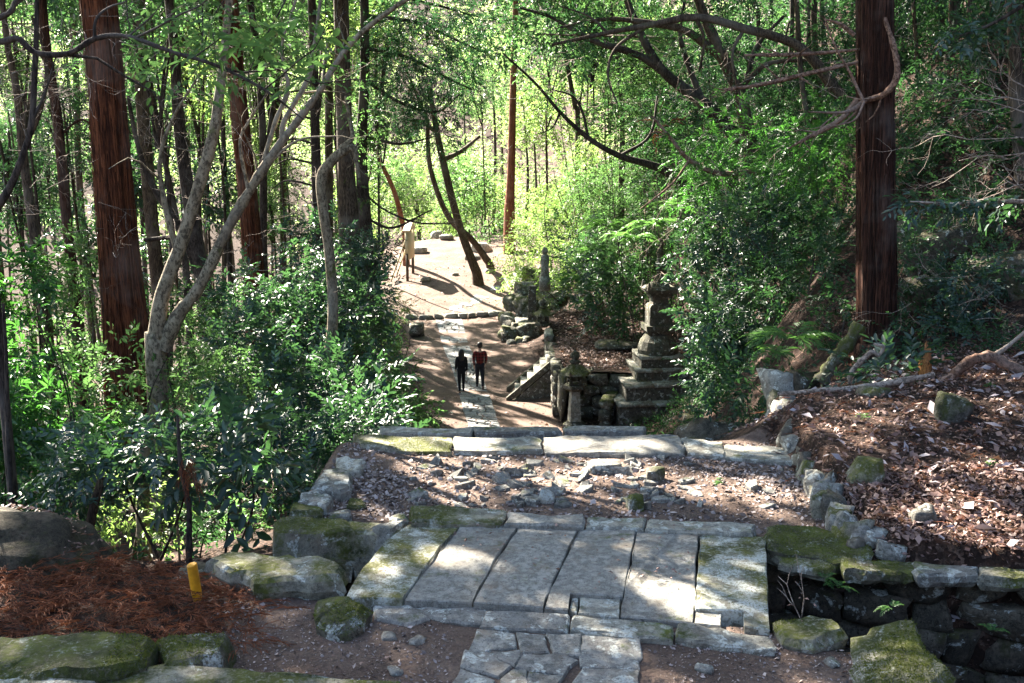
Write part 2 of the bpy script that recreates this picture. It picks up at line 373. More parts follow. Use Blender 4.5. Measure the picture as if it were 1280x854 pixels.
def ground_mat():
    m, nt = new_mat('forest_ground'); P = posn(nt)
    at = nd(nt, 'Attribute', attribute_name='bare'); d = at.outputs['Fac']
    a = mixc(nt, ramp(nt, noise_(nt, .9, 6, .65, P), [(.35, 0.), (.65, 1.)]), (.086, .059, .045), (.190, .136, .106))
    a = mixc(nt, mth(nt, 'MULTIPLY', ramp(nt, noise_(nt, 14, 5, .7, P), [(.4, 1.), (.55, 0.)]), .55), a, (.085, .055, .045))
    vo = nd(nt, 'TexVoronoi', {'Vector': P, 'Scale': 30.0}); sep = nd(nt, 'SeparateColor', {0: vo.outputs['Color']})
    a = mixc(nt, ramp(nt, noise_(nt, 60, 4, .75, P), [(.58, 0.), (.66, .7)]), a, (.27, .21, .18))
    wv = nd(nt, 'VectorMath', {0: P, 1: nd(nt, 'VectorMath', {0: nd(nt, 'TexNoise', {'Vector': P, 'Scale': 9.0, 'Detail': 4.0}).outputs[1], 'Scale': .22}, operation='SCALE').outputs[0]}, operation='ADD').outputs[0]
    v2 = nd(nt, 'TexVoronoi', {'Vector': wv, 'Scale': 22.0, 'Randomness': 1.0}); s2 = nd(nt, 'SeparateColor', {0: v2.outputs['Color']})
    b = ramp(nt, s2.outputs[1], [(0., (.016, .009, .007)), (.4, (.040, .021, .014)), (.75, (.075, .040, .027)), (.97, (.16, .105, .080))])
    b = mixc(nt, ramp(nt, noise_(nt, 6, 6, .75, P), [(.42, .85), (.58, 0.)]), b, (.022, .014, .010))
    f = mth(nt, 'ADD', d, mth(nt, 'MULTIPLY', mth(nt, 'SUBTRACT', noise_(nt, 2.2, 6, .7, P), .5), 1.1))
    f = ramp(nt, f, [(.40, 0.), (.60, 1.)])
    col = mixc(nt, f, b, a)
    h = mth(nt, 'ADD', noise_(nt, 25, 6, .7, P), mth(nt, 'MULTIPLY', v2.outputs['Distance'], .6))
    finish(nt, col, .95, h, .7, .04, .2); return m
M['ground'] = ground_mat()
def plaid():
    m, nt = new_mat('red_plaid_shirt'); tc = nd(nt, 'TexCoord').outputs['Object']; s = nd(nt, 'SeparateXYZ', {0: tc})
    def band(c, f): return mth(nt, 'GREATER_THAN', mth(nt, 'FRACT', mth(nt, 'MULTIPLY', c, f)), .55)
    k = mth(nt, 'MULTIPLY', mth(nt, 'ADD', band(s.outputs[0], 9.), band(s.outputs[2], 9.)), .5)
    finish(nt, mixc(nt, k, (.15, .018, .017), (.020, .008, .008)), .9); return m
M['plaid'] = plaid()
M['skin'] = plain('skin', (.42, .26, .19), .55, .4, .05)
M['hair'] = plain('black_hair', (.012, .010, .010), .5, .4, .3, 60)
M['black'] = plain('black_cloth', (.012, .012, .014), .9, .2)
M['denim'] = plain('dark_denim', (.020, .022, .030), .9, .2)
M['shoe'] = plain('dark_leather', (.06, .045, .035), .6)
# ------------------------------------------------------------------ terrain
CP = np.array([
 # lower path and far clearing
 (-1,26,-5.5),(1.2,28,-5.5),(-3,28,-5.4),(-.8,30,-5.45),(1.5,31,-5.45),(-3,31,-5.3),(-1.5,36,-5.4),(1.2,35,-5.4),(-3.6,36,-5.3),(-2.2,42,-5.2),(.6,41,-5.2),(-4.5,42,-5.1),
 (-3,48,-4.85),(-.6,48,-4.8),(-5.2,48,-4.8),(-2.3,52,-4.4),(.6,53,-4.2),(-6,53,-4.3),(-4,56,-3.9),(1,57,-3.7),(-8,57,-4.0),(-3,65,-2.9),(-7,65,-3.0),(1,65,-2.7),(-5,70,-2.5),(0,71,-2.5),(-9,70,-3.2),
 (-5,78,-4),(-4,90,-8),(4,80,-3),
 # below and beside the terrace
 (0,10.3,-.25),(-1.4,10.4,-.4),(2.2,10.4,-.3),(0,12,-1.1),(0,16,-2.6),(0,20,-4.0),(0,24,-5.2),(-1.8,12,-1.5),(-2.5,16,-2.6),(-3,20,-3.6),(-3.2,24,-4.7),(2.0,14,-2.2),(2.4,20,-4.2),(2.6,26,-5.4),
 # left slope
 (-2.6,8.6,-.75),(-3.2,9.5,-1.1),(-4.4,9,-1.35),(-3.5,12,-1.7),(-4.5,16,-2.2),(-6,15,-1.6),(-3.8,22,-3.6),(-4.2,30,-4.7),(-6,38,-4.8),(-8,25,-3.4),(-12,20,-3.2),(-20,30,-7),(-30,50,-12),(-12,45,-6.0),(-7.5,50,-4.7),
 (-10,58,-4.4),(-15,62,-5.5),(-30,80,-13),(-8,8.5,-1.7),(-14,8,-3),(-8,12,-1.8),(-40,30,-14),(-25,12,-7),
 # the near bank, litter mound on the left
 (-2.4,6.2,.02),(-2.1,5.6,0),(-3.2,6.0,.14),(-3.9,6.3,.10),(-2.6,6.9,-.15),(-3.4,7.3,-.2),(-5.5,6.5,.1),(-8,5,.2),(-14,4,0),(-3,4.6,.02),(-3,3.4,.5),(-4.5,4.6,.1),(-3,2,1.1),(0,2,1.1),(3,2,.9),(-6,0,1.6),(6,0,1.6),(0,-6,3),
 (0,5.3,0),(-1.2,5.3,0),(1.6,5.2,0),
 # leaf littered plateau on the right
 (2.9,7.0,.16),(3.6,6.7,.14),(4.6,6.6,.22),(2.9,8.5,.34),(3.1,10.2,.42),(4.3,8.4,.40),(5.8,8.6,.55),(4.6,10.6,.46),(6.5,10.6,.72),(8,8,1.0),(7,6,.7),
 # right hillside
 (2.5,11.6,-.5),(2.7,12.8,-1.9),(3.5,13,-.35),(4.8,13.2,.25),(6.0,12.6,.55),(7.5,13,1.2),(9,14,3.0),(11,14,5.4),(5.0,16,.9),(6.5,17,2.6),(9,18,6.0),(3.7,17,-1.4),(3.2,19,-3.4),(4.2,22,-3.2),(5.6,22,-.2),(8,24,3.6),(4.6,27,-4.8),
 (6.8,28,-2.6),(9,28,1.6),(6.6,33,-3.9),(8.4,33,-1.2),(11,33,3),(6.2,40,-3.4),(8.2,41,0),(3.2,43,-3.9),(1.6,46,-4.2),(.9,44,-4.9),(3.0,47,-2.7),(5,50,-1.0),(8,52,2),(2.2,55,-3.2),(4.5,58,-1.2),(12,62,6),(8,75,1),(3.5,66,-1.8),
 (20,40,14),(20,25,14),(30,60,22),(20,14,13),(14,8,4.5),(12,3,3),(10,5,1.3),(30,20,22),(22,90,14),(14,120,4),
 # far side of the valley
 (0,110,-12),(-30,110,-16),(-60,60,-24),(40,120,24),(0,150,0),(-40,160,0),(60,170,45),(0,200,28),(-60,210,25),(70,230,75),(0,250,62),(-90,250,55),(-140,150,10),(-140,260,70),(140,260,110),(140,100,80),(90,20,60),(-140,0,-10),(-140,70,-25),(140,-20,70),(0,-20,7),(-60,-20,4),(60,-20,30)], float)
def _rbf():
    X = CP[:, :2]; D = np.linalg.norm(X[:, None]-X[None], axis=-1); n = len(X)
    A = np.zeros((n+3, n+3)); A[:n, :n] = D+np.eye(n)*-.02; A[:n, n] = 1; A[:n, n+1:] = X; A[n:, :n] = A[:n, n:].T
    return np.linalg.solve(A, np.concatenate([CP[:, 2], [0, 0, 0]]))
_W = _rbf()
def ss(a, b, x): t = np.clip((x-a)/(b-a), 0, 1); return t*t*(3-2*t)
def near_rim(x): return np.interp(x, [-9, -2.5, -1.15, 0, 1.6, 2.4, 4, 8], [6.7, 6.75, 6.12, 5.98, 5.72, 5.10, 4.35, 3.1])
def far_rim(x): return np.interp(x, [-9, -1, 0, 1.95, 3.5, 8], [7.65, 7.42, 7.28, 6.93, 6.47, 5.2])
def ground_z(x, y):
    x = np.asarray(x, float); y = np.asarray(y, float); sh = np.broadcast(x, y).shape
    x = np.broadcast_to(x, sh).ravel(); y = np.broadcast_to(y, sh).ravel(); z = np.empty(len(x)); n = len(CP)
    for k in range(0, len(x), 20000):
        q = np.column_stack([x[k:k+20000], y[k:k+20000]])
        d = np.linalg.norm(q[:, None]-CP[None, :, :2], axis=-1); z[k:k+20000] = d@_W[:n]+_W[n]+q@_W[n+1:]
    far = ss(12, 40, y)
    z = z+(.05+.5*far*ss(2, 12, np.abs(x+2)))*fbm(np.column_stack([x, y, 0*x]), 3, .9, 3)*ss(9, 14, np.hypot(x, y-5)+4)
    # flat terrace
    m = ss(-1.95, -1.75, x)*(1-ss(2.62, 2.8, x))*(1-ss(9.85, 10.0, y))*ss(4.6, 4.9, y)
    z = z*(1-m)+(-.012)*m
    # near bank
    m = ss(-2.1, -1.85, x)*(1-ss(2.9, 3.3, x))*ss(4.3, 4.6, y)*(1-ss(5.9, 6.0, y)); z = z*(1-m)+0*m
    # keep the terrain under the steps the camera stands on
    m = (1-ss(4.3, 4.6, y))*ss(-2.0, -1.6, x)*(1-ss(1.8, 2.2, x))*ss(-8, -6, y); z = z*(1-m)+np.minimum(z, np.clip((4.3-y)*.36, 0, 1.15)-.12)*m
    # the ditch under the bridge
    d = ss(0, .16, y-near_rim(x)+.02)*(1-ss(-.12, 0.04, y-far_rim(x)-.08))*ss(-3.0, -2.3, x)*(1-ss(7, 8, x))
    z = z*(1-d)+(-1.35)*d
    # the levelled grave plot
    m = ss(1.4, 1.7, x)*(1-ss(5.2, 6.2, x))*ss(30.8, 31.2, y)*(1-ss(40.5, 41.5, y)); z = z*(1-m)+np.minimum(z, -5.3)*m
    return z.reshape(sh)
PL = ([24, 30, 37, 45.5, 48, 53, 57, 65, 70, 74], [-2.0, -2.4, -3.4, -4.8, -5.2, -6.9, -8.2, -8.6, -7.5, -6])
PR = ([24, 30, 33, 42, 48, 54, 59, 68, 74], [1.6, 2.2, 1.6, .5, -.2, .6, 2.2, 1.2, -2])
def bare(x, y):
    a = ss(-.5, .25, x-np.interp(y, *PL))*(1-ss(-.25, .5, x-np.interp(y, *PR)))*ss(22, 25, y)*(1-ss(71, 75, y))
    t = ss(-1.9, -1.7, x)*(1-ss(2.5, 2.8, x))*ss(5.0, 5.1, y)*(1-ss(9.9, 10.1, y))
    t = np.maximum(t, ss(-2.0, -1.3, x)*(1-ss(2.2, 2.6, x))*(1-ss(5.9, 6.1, y))*ss(-1, 1, y))
    return np.maximum(a, t*.8)
def warp(lo, hi, mid, fine, reach, grow):
    a = [mid]; s = fine
    while a[-1] < hi: s = fine if abs(a[-1]-mid) < reach else s*grow; a.append(a[-1]+s)
    b = [mid]; s = fine
    while b[-1] > lo: s = fine if abs(b[-1]-mid) < reach else s*grow; b.append(b[-1]-s)
    return np.array(b[::-1][:-1]+a)
gx = warp(-150, 150, .3, 0.08, 4.0, 1.075); gy = warp(-12, 270, 7.0, 0.08, 4.0, 1.055)
GX, GY = np.meshgrid(gx, gy); GZ = ground_z(GX, GY)
V = np.column_stack([GX.ravel(), GY.ravel(), GZ.ravel()]); nx, ny = len(gx), len(gy)
i, j = np.meshgrid(np.arange(ny-1), np.arange(nx-1), indexing='ij')
F = np.stack([i*nx+j, i*nx+j+1, (i+1)*nx+j+1, (i+1)*nx+j], -1).reshape(-1, 4)
ground = add('ground', V, F, M['ground'], None, True, 'forest floor of bare trodden earth and brown leaf litter', None, None, 'structure')
at = ground.data.attributes.new('bare', 'FLOAT', 'POINT'); at.data.foreach_set('value', bare(GX, GY).ravel().astype('f'))
def gz(x, y): return float(ground_z(np.array([x]), np.array([y]))[0])
def on_ground(px, py):
    """point of the terrain seen at a photograph pixel"""
    d = ray(px, py); t = np.concatenate([np.arange(4, 14, .05), np.arange(14, 90, .2)]); Q = np.array([0, 0, EYE])+t[:, None]*d
    below = Q[:, 2] < ground_z(Q[:, 0], Q[:, 1]); k = int(np.argmax(below)) if below.any() else -1; return Q[k]
# ------------------------------------------------------------------ bridge, paving, terrace, ditch
def crop(L, x0, y0, s): return [(x0+x*s, y0+y*s) for x, y in L]
def plan(L, z): return np.array([atz(x, y, z)[:2] for x, y in L])
C5 = lambda L: crop(L, 420, 620, .4375)
C6 = lambda L: crop(L, 340, 530, .28125)
C1 = lambda L: crop(L, 800, 540, .375)

bridge = empty('stone_bridge', (0.3, 6.5, 0), 'low footbridge of six long grey stone slabs across the ditch', 'bridge')
arch = lambda P: .035*(1-((P[:, 1]-6.5)/.9)**2)
slabs = [([(208,74),(355,78),(190,304),(26,300),(60,240),(140,130)], 'slab_moss', 'slab with green moss along its outer edge'),
 ([(358,80),(520,82),(388,309),(194,303)], 'slab', None), ([(523,83),(693,88),(590,321),(393,310)], 'slab', None),
 ([(697,94),(859,100),(820,290),(668,285),(664,325),(594,320)], 'slab', 'speckled slab with a square notch at its near corner'),
 ([(862,102),(1036,108),(1020,360),(811,340)], 'slab', None),
 ([(1040,108),(1226,116),(1240,378),(1169,371),(1166,331),(1025,328)], 'slab_moss', 'yellowish mossy slab with a notched near edge')]
for k, (L, mm, lb) in enumerate(slabs):
    V, F = prism(plan(C5(L), .05), -.20, .04, .008, k, .006, .004, .12, arch, .001)
    add('slab', V, F, M[mm], bridge, label=lb)
for k, L in enumerate([[(672,290),(694,289),(690,332),(666,326)], [(698,290),(812,293),(807,345),(693,334)], [(1026,332),(1102,336),(1100,369),(1021,362)], [(1107,342),(1165,346),(1165,374),(1108,371)]]):
    V, F = prism(plan(C5(L), .04), -.2, .035 if k < 3 else -.03, .008, 30+k, .01, .004, .1); add('filler_stone', V, F, M['kerb'], bridge)
for k, (L, mm) in enumerate([([(213,30),(300,28),(485,41),(478,60),(468,79),(212,73)], 'kerb_moss'), ([(490,48),(712,58),(706,88),(482,77)], 'slab'), ([(717,60),(885,64),(878,95),(714,87)], 'kerb'), ([(890,69),(1195,79),(1198,108),(888,97)], 'kerb')]):
    V, F = lumpy(plan(C5(L), .08), -.15, .085, .016, 40+k, .012, .008, .08, .0, .006); add('kerb_stone', V, F, M[mm], bridge)
for k, (L, mm) in enumerate([([(676,346),(970,371),(962,413),(668,386)], 'kerb'), ([(976,371),(1100,385),(1240,408),(1256,428),(1246,446),(1120,432),(966,414)], 'kerb'), ([(215,311),(300,308),(436,319),(412,363),(330,356),(268,340)], 'flag'), ([(105,305),(190,300),(268,346),(205,362),(110,345)], 'flag')]):
    V, F = lumpy(plan(C5(L), .03), -.15, .045 if k < 2 else .02, .016, 50+k, .012, .008, .08, .0, .006); add('threshold_stone', V, F, M[mm], bridge)
V, F = prism(plan(C5([(425,328),(674,340),(662,390),(405,378)]), .02), -.1, .03, .012, 61, .01, .006, .1, None, .008)
# crazy paving towards the camera
walk = empty('flagstone_path', (0.2, 5.2, 0), 'short walk of irregular grey flagstones leading onto the slab bridge', None, None, 'structure')
add('flagstone', V, F, M['flag'], walk)
flags = [[(400,380),(510,388),(517,432),(375,443)], [(513,390),(597,395),(608,445),(528,450)], [(600,395),(700,393),(700,458),(620,446)], [(705,402),(876,405),(868,490),(694,485)],
 [(366,445),(435,445),(500,490),(466,516),(356,488)], [(441,445),(526,440),(530,456),(505,484)], [(535,452),(625,449),(693,466),(652,511),(508,489)], [(354,493),(432,517),(458,537),(440,580),(310,580)],
 [(470,520),(505,493),(545,497),(545,560),(465,580)], [(549,500),(650,513),(634,560),(549,575)], [(703,489),(868,495),(866,590),(636,590)]]
for k, L in enumerate(flags):
    V, F = lumpy(plan(C5(L), .02), -.1, .022, .010, 70+k, .012, .005, .07, .0, .004); add('flagstone', V, F, M['flag'], walk)
# steps the photograph is taken from; the lowest shows along the bottom edge
stairs = empty('stone_stairs', (0, 3, 0), 'worn stone steps at the bottom edge coming down towards the dirt', 'stairs')
def step_poly(y0, y1, xa, xb): return np.array([(xa, y0), (xb, y0-.10), (xb, y1), (xa, y1)])
for k in range(5):
    y0 = 4.52-.45*k; V, F = prism(step_poly(y0, y0-.5, -1.55, 1.5), -.2, .20+.21*k, .02, 90+k, .004, .01, .2); add('step', V, F, M['kerb'], stairs)
V, F = boxv(-2.2, 2.2, -2.5, 2.35, .2, 1.2); add('landing', V, F, M['kerb'], stairs)
V, F = prism(plan([(130,846),(205,828),(330,836),(430,846),(500,852),(560,880),(560,900),(100,900)], .1), -.1, .10, .025, 97, .01, .014, .12); add('step', V, F, M['kerb_moss'], stairs)
V, F = prism(plan([(-60,842),(0,842),(120,852),(60,900),(-60,900)], .12), -.1, .13, .02, 98, .01, .01, .12); add('step', V, F, M['kerb'], stairs)

def hero(name, L, z0, z1, mat, label, cat, seed, bev=.03, group=None, bulge=0.0, tilt=.02):
    V, F = lumpy(plan(L, z1), z0, z1, bev, seed, tilt, .014, .07, bulge, .014)
    return add(name, V, F, mat, None, False, label, cat, group)
hero('flat_boulder', [(262,694),(285,686),(350,690),(405,698),(424,706),(432,722),(400,722),(320,722),(285,710)], -.02, .15, M['kerb_moss'], 'broad flat-topped greenish boulder between the yellow peg and the ditch', 'boulder', 101, .035)
hero('mossy_stone', [(388,752),(405,744),(440,746),(458,756),(455,774),(425,786),(398,776)], -.12, .10, M['moss_rock'], 'small rounded mossy stone tucked under the flat boulder beside the bridge', 'stone', 102, .05, bulge=.02)
hero('mossy_slab', [(-70,800),(0,796),(60,790),(110,788),(165,790),(192,798),(185,826),(120,842),(0,842),(-70,845)], -.12, .17, M['moss_rock'], 'long low kerb block thick with bright moss in the bottom corner', 'stone', 103, .05, bulge=.015)
hero('mossy_block', [(196,796),(230,790),(285,792),(288,800),(270,822),(205,830)], -.1, .13, M['moss_rock'], 'shorter moss-edged block butted against the long mossy kerb', 'stone', 104, .03)
hero('lichen_boulder', [(1066,786),(1090,779),(1135,778),(1150,795),(1168,820),(1190,850),(1160,880),(1095,870),(1062,810)], -.25, .12, M['kerb_moss'], 'tilted pale boulder blotched with yellow lichen at the ditch rim', 'boulder', 105, .05, bulge=.03, tilt=.08)
hero('rim_stone', [(965,772),(1010,768),(1050,776),(1056,790),(1020,806),(975,798)], -.25, .07, M['kerb_moss'], 'lower mossy rim stone beside the bridge corner with bare twigs growing from it', 'stone', 106, .04)
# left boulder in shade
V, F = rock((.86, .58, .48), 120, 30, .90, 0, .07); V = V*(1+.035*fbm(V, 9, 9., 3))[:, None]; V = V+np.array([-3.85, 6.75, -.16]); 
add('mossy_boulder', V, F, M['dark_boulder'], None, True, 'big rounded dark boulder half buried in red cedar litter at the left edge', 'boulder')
# yellow peg
p = atz(247, 746, .02); V, F = lathe([(.034, 0), (.040, .05), (.041, .18), (.040, .245), (.034, .25)], 14)
V[:, 0] *= .8; ct = np.cos(-.1); V = V@np.array(Matrix.Rotation(-.09, 3, 'Y') @ Matrix.Rotation(.03, 3, 'X')).T+p-[0, 0, .02]
peg = empty('boundary_peg', p, 'bright yellow plastic boundary peg leaning in the red cedar litter', 'peg')
add('stake', V, F, M['yellow'], peg)
# terrace kerbs
ter = empty('terrace', (0.4, 8.6, 0), 'gravelled terrace beyond the bridge scattered with broken stones', None, None, 'structure')
for k, (L, mm, lb) in enumerate([([(440,540),(500,541),(565,543),(563,561),(500,559),(452,552)], 'kerb_moss', 'mossy kerb stone at the left end'), ([(567,543),(676,543),(677,559),(620,561),(566,561)], 'kerb', None),
      ([(680,542),(850,541),(856,556),(850,563),(760,563),(681,562)], 'slab', None), ([(853,545),(903,550),(905,566),(860,564)], 'kerb', None), ([(906,551),(960,555),(1000,558),(990,574),(905,567)], 'kerb', None)]):
    V, F = lumpy(plan(L, .06), -.25, .035, .015, 130+k, .006, .012, .10, .0, .008); add('kerb_stone', V, F, M[mm], ter, label=lb)
for k, (L, mm) in enumerate([([(476,536),(590,535),(590,541),(476,542)], 'kerb'), ([(592,535),(700,534),(702,540),(594,541)], 'rubble'), ([(704,533),(805,533),(805,539),(706,540)], 'rubble')]):
    V, F = prism(plan(L, -.16), -.5, -.15, .02, 140+k, .01, .02, .2); add('step', V, F, M[mm], ter)
# edging at the left side of the terrace
for k, (L, z, mm) in enumerate([([(278,152),(330,146),(412,165),(396,206),(290,202)], .06, 'kerb'), ([(238,196),(300,192),(352,216),(345,290),(300,302),(178,272)], .08, 'pale_stone'), ([(128,300),(200,282),(272,318),(245,360),(118,334)], .08, 'pale_stone'), ([(88,346),(160,340),(244,358),(215,396),(78,386)], .05, 'moss_rock'),
      ([(430,458),(540,420),(604,398),(612,420),(520,482)], .04, 'pale_stone'), ([(256,375),(340,370),(350,400),(262,402)], .05, 'rubble'), ([(340,325),(410,322),(416,358),(338,362)], .03, 'moss_rock'),([(520,402),(600,396),(612,420),(545,428)],.05,'kerb')]):
    V, F = lumpy(plan(C6(L), z), -.3, z, .025, 150+k, .03, .012, .07, .0, .012); add('edging_stone', V, F, M[mm], ter)
# ditch walls
wall = empty('ditch_wall', (4, 6.5, -1.3), 'dark mossy drystone wall lining the ditch right of the bridge', 'wall')
k = 0
for x0 in (0,):
    s = 1.98; zc = [-.03, -.24, -.46, -.72, -1.0, -1.36]
    for c in range(5):
        x = 1.72+RG.uniform(0, .2)
        while x < 7.2:
            w = RG.uniform(.22, .58); h = zc[c]-zc[c+1]
            yc = float(far_rim(x+w/2)); sl = math.atan2(float(far_rim(x+w)-far_rim(x)), w)
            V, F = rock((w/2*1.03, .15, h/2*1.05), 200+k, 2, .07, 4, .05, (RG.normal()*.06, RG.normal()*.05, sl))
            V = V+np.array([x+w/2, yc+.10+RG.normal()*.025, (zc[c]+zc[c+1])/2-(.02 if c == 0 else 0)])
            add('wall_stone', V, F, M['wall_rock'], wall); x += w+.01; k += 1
cop = [([(960,660),(1000,656),(1092,664),(1088,690),(1040,696),(960,684)], .06, 'moss_rock'), ([(958,688),(1020,692),(1046,700),(1040,712),(975,702)], .02, 'kerb_moss'), ([(1048,698),(1140,700),(1142,716),(1052,714)], .02, 'moss_rock'),
       ([(1146,702),(1222,705),(1222,718),(1148,717)], .03, 'pale_stone'), ([(1226,708),(1310,712),(1310,726),(1228,722)], .03, 'kerb_moss')]
for k, (L, z, mm) in enumerate(cop):
    V, F = lumpy(plan(L, z), -.075, z, .02, 260+k, .02, .016, .07, .0, .014); add('coping_stone', V, F, M[mm], wall)
lw = empty('ditch_wall', (-1.6, 7.5, -1.3), 'dark block wall lining the ditch left of the bridge, moss along its top', 'wall')
k = 0
for k, (L, z) in enumerate([([(342,650),(362,641),(400,643),(432,646),(436,662),(400,664),(345,662)], .03), ([(436,647),(480,651),(506,655),(500,668),(440,664)], .01)]):
    V, F = lumpy(plan(L, z), -.42, z, .03, 290+k, .015, .016, .08, .0, .014); add('coping_stone', V, F, M['kerb_moss'], lw)
k = 0
for c, (za, zb) in enumerate([(-.40, -.66), (-.66, -1.0), (-1.0, -1.35)]):
    x = -2.25
    while x < -.3:
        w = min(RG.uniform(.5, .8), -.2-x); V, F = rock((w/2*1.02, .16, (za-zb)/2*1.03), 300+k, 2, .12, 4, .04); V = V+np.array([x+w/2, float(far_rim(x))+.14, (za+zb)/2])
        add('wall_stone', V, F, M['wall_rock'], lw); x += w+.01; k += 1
nw = empty('ditch_wall', (2.2, 5.3, -1.3), 'near bank of the ditch faced with hidden rough stones below the bridge mouth', 'wall')
k = 0
for c, (za, zb) in enumerate([(-.02, -.36), (-.36, -.8), (-.8, -1.3)]):
    for (xa, xb) in ((-2.4, -1.2), (1.55, 4.5)):
        x = xa
        while x < xb-.1:
            w = min(RG.uniform(.4, .7), xb-x); sl = math.atan2(float(near_rim(x+w)-near_rim(x)), w)
            V, F = rock((w/2*1.02, .16, (za-zb)/2*1.03), 340+k, 1, .15, 5, .0, (0, 0, sl)); V = V+np.array([x+w/2, float(near_rim(x+w/2))-.02, (za+zb)/2])
            add('wall_stone', V, F, M['wall_rock'], nw); x += w+.01; k += 1
# rough edging wall right of the terrace
ed = empty('edging_wall', (2.6, 8.8, 0), 'low crooked wall of upright pale rocks between gravel and leaf litter', 'wall')
er = [(970,488,.17,.42,.62),(985,512,.13,.3,.5),(978,535,.12,.26,.36),(996,548,.13,.22,.30),(1005,570,.10,.2,.24),(1014,590,.10,.2,.30),(1026,604,.12,.18,.34),(1038,622,.12,.17,.32),(1046,640,.10,.15,.30),(1060,648,.11,.14,.26),(1082,652,.13,.14,.24),(990,528,.1,.2,.4),(1003,556,.08,.16,.26),(1110,664,.12,.1,.14)]
er += [((p[0]+q[0])/2+RG.normal()*4, (p[1]+q[1])/2+RG.normal()*3, p[2]*.8, p[3]*.7, (p[4]+q[4])/2*RG.uniform(.6, .95)) for p, q in zip(er[:11], er[1:12]) for _ in (0, 1, 2, 3)]
for k, (px, py, a, b, h) in enumerate(er):
    p = atz(px, py, .2); V, F = rock((a*.92, b*.62, h*.52), 400+k, 3, .14, 11, .14, (RG.normal()*.12, RG.normal()*.15, RG.normal()*.3))
    V = V+np.array([p[0]+.05, p[1], h*.17]); add('edging_rock', V, F, M[['pale_stone', 'rubble', 'dark_rock', 'pale_stone', 'kerb_moss'][k % 5]], ed)
# loose named rocks
def loose(px, py, size, mat, label, seed, z=0.0, cat='stone', cuts=4, rot=(0, 0, 0), name='loose_stone', group=None, rnd2=.25):
    p = on_ground(px, py); V, F = rock(size, seed, cuts, rnd2, 7, .06, rot); V = V+p+np.array([0, size[1]*.5, size[2]*.32])
    return add(name, V, F, M[mat], None, False, label, cat, group)
loose(1084, 603, (.135, .12, .13), 'kerb_moss', 'squarish grey rock with one mossy face on the leaf litter', 451, .36)
loose(1155, 655, (.085, .08, .10), 'dark_rock', 'small dark upright rock on the leaf litter near the ditch wall', 452, .28)
loose(1188, 528, (.15, .12, .19), 'dark_rock', 'pointed dark rock leaning in leaf litter below the fallen branch', 453, .47, rot=(.1, .35, .3))
loose(1096, 496, (.16, .10, .08), 'moss_rock', 'low moss-topped stone under the thin end of the fallen branch', 454, .44)
loose(756, 592, (.17, .11, .07), 'pale_stone', 'pale flat stone lying brightest among the gravel', 455, .0)
loose(683, 630, (.07, .07, .10), 'kerb', 'knobbly tan stone standing upright in front of the kerb row', 456, .0)
loose(794, 640, (.07, .06, .10), 'moss_rock', 'narrow upright stone with a mossy side behind the kerb row', 457, .0)
loose(820, 602, (.09, .08, .08), 'dark_rock', 'dark brown lump of stone at the right of the rubble patch', 458, .0)
# broken stones bedded in the terrace: parts of the terrace
pts = []
for k in range(118):
    while True:
        px, py = (RG.normal(690, 95), RG.uniform(572, 632)) if k < 88 else (RG.uniform(450, 985), RG.uniform(568, 640))
        if 455 < px < 1000 and 566 < py < 640-(px-500)*-.02: break
    p = atz(px, py, 0); s = RG.uniform(.022, .075)*(1 if RG.uniform() < .82 else 1.7)
    if p[1] < 7.75: p[1] = 7.75+RG.uniform(0, .3)
    m_ = RG.integers(4, 7); an = np.sort((np.arange(m_)+RG.uniform(-.3, .3, m_))*6.283/m_); po = np.column_stack([np.cos(an)*s*1.5, np.sin(an)*s*.9])*RG.uniform(.7, 1.2, (m_, 1)); ca = RG.uniform(0, 6.28); po = po@np.array([[math.cos(ca), math.sin(ca)], [-math.sin(ca), math.cos(ca)]])
    V, F = prism(po, -.04, s*RG.uniform(.10, .45), s*.12, 500+k, .25, .003, .2)
    add('stone', V+p, F, M['rubble'], ter)
for k, (px, py) in enumerate([(487,797),(523,803),(495,840),(640,0),(960,815),(1040,830),(880,838)]):
    if py: 
        p = atz(px, py, 0); V, F = rock((.05, .04, .022), 640+k, 2, .3, 5, .05, (0, 0, k)); add('stone', V+p, F, M['rubble'], walk)
# ---- countless small stuff
def flakes(P, D, N, L, W, lift=.25):
    """curled dead leaves / chips: 4 triangles each"""
    n = len(P); s = np.cross(D, N); L = L[:, None]; W = W[:, None]
    c = P+N*(L*lift*RG.uniform(-.3, 1, (n, 1)))
    V = np.stack([P-D*L*.5, P+s*W*.5+N*L*lift*RG.uniform(0, .8, (n, 1)), P+D*L*.5+N*L*lift*RG.uniform(-.2, 1, (n, 1)), P-s*W*.5+N*L*lift*RG.uniform(0, .8, (n, 1)), c], 1).reshape(-1, 3)
    b = np.arange(n)[:, None]*5
    F = np.concatenate([np.column_stack([b+i, b+(i+1) % 4, b+4]) for i in range(4)]); return V, F
def scatter(n, xr, yr, keep, L, asp, lift, z=.006, tilt=.35):
    x = RG.uniform(*xr, n); y = RG.uniform(*yr, n); m = keep(x, y); x, y = x[m], y[m]; n = len(x)
    P = np.column_stack([x, y, ground_z(x, y)+z]); N = unit(np.column_stack([RG.normal(size=(n, 2))*tilt, np.ones(n)]))
    a = RG.uniform(0, 6.28, n); D = np.column_stack([np.cos(a), np.sin(a), np.zeros(n)]); D = unit(D-(D*N).sum(1, keepdims=True)*N)
    l = np.clip(RG.uniform(*L, n)*RG.lognormal(-.1, .42, n), .004, L[1]*1.7); return flakes(P, D, N, l, l*RG.uniform(asp*.7, asp*1.3, n), lift)
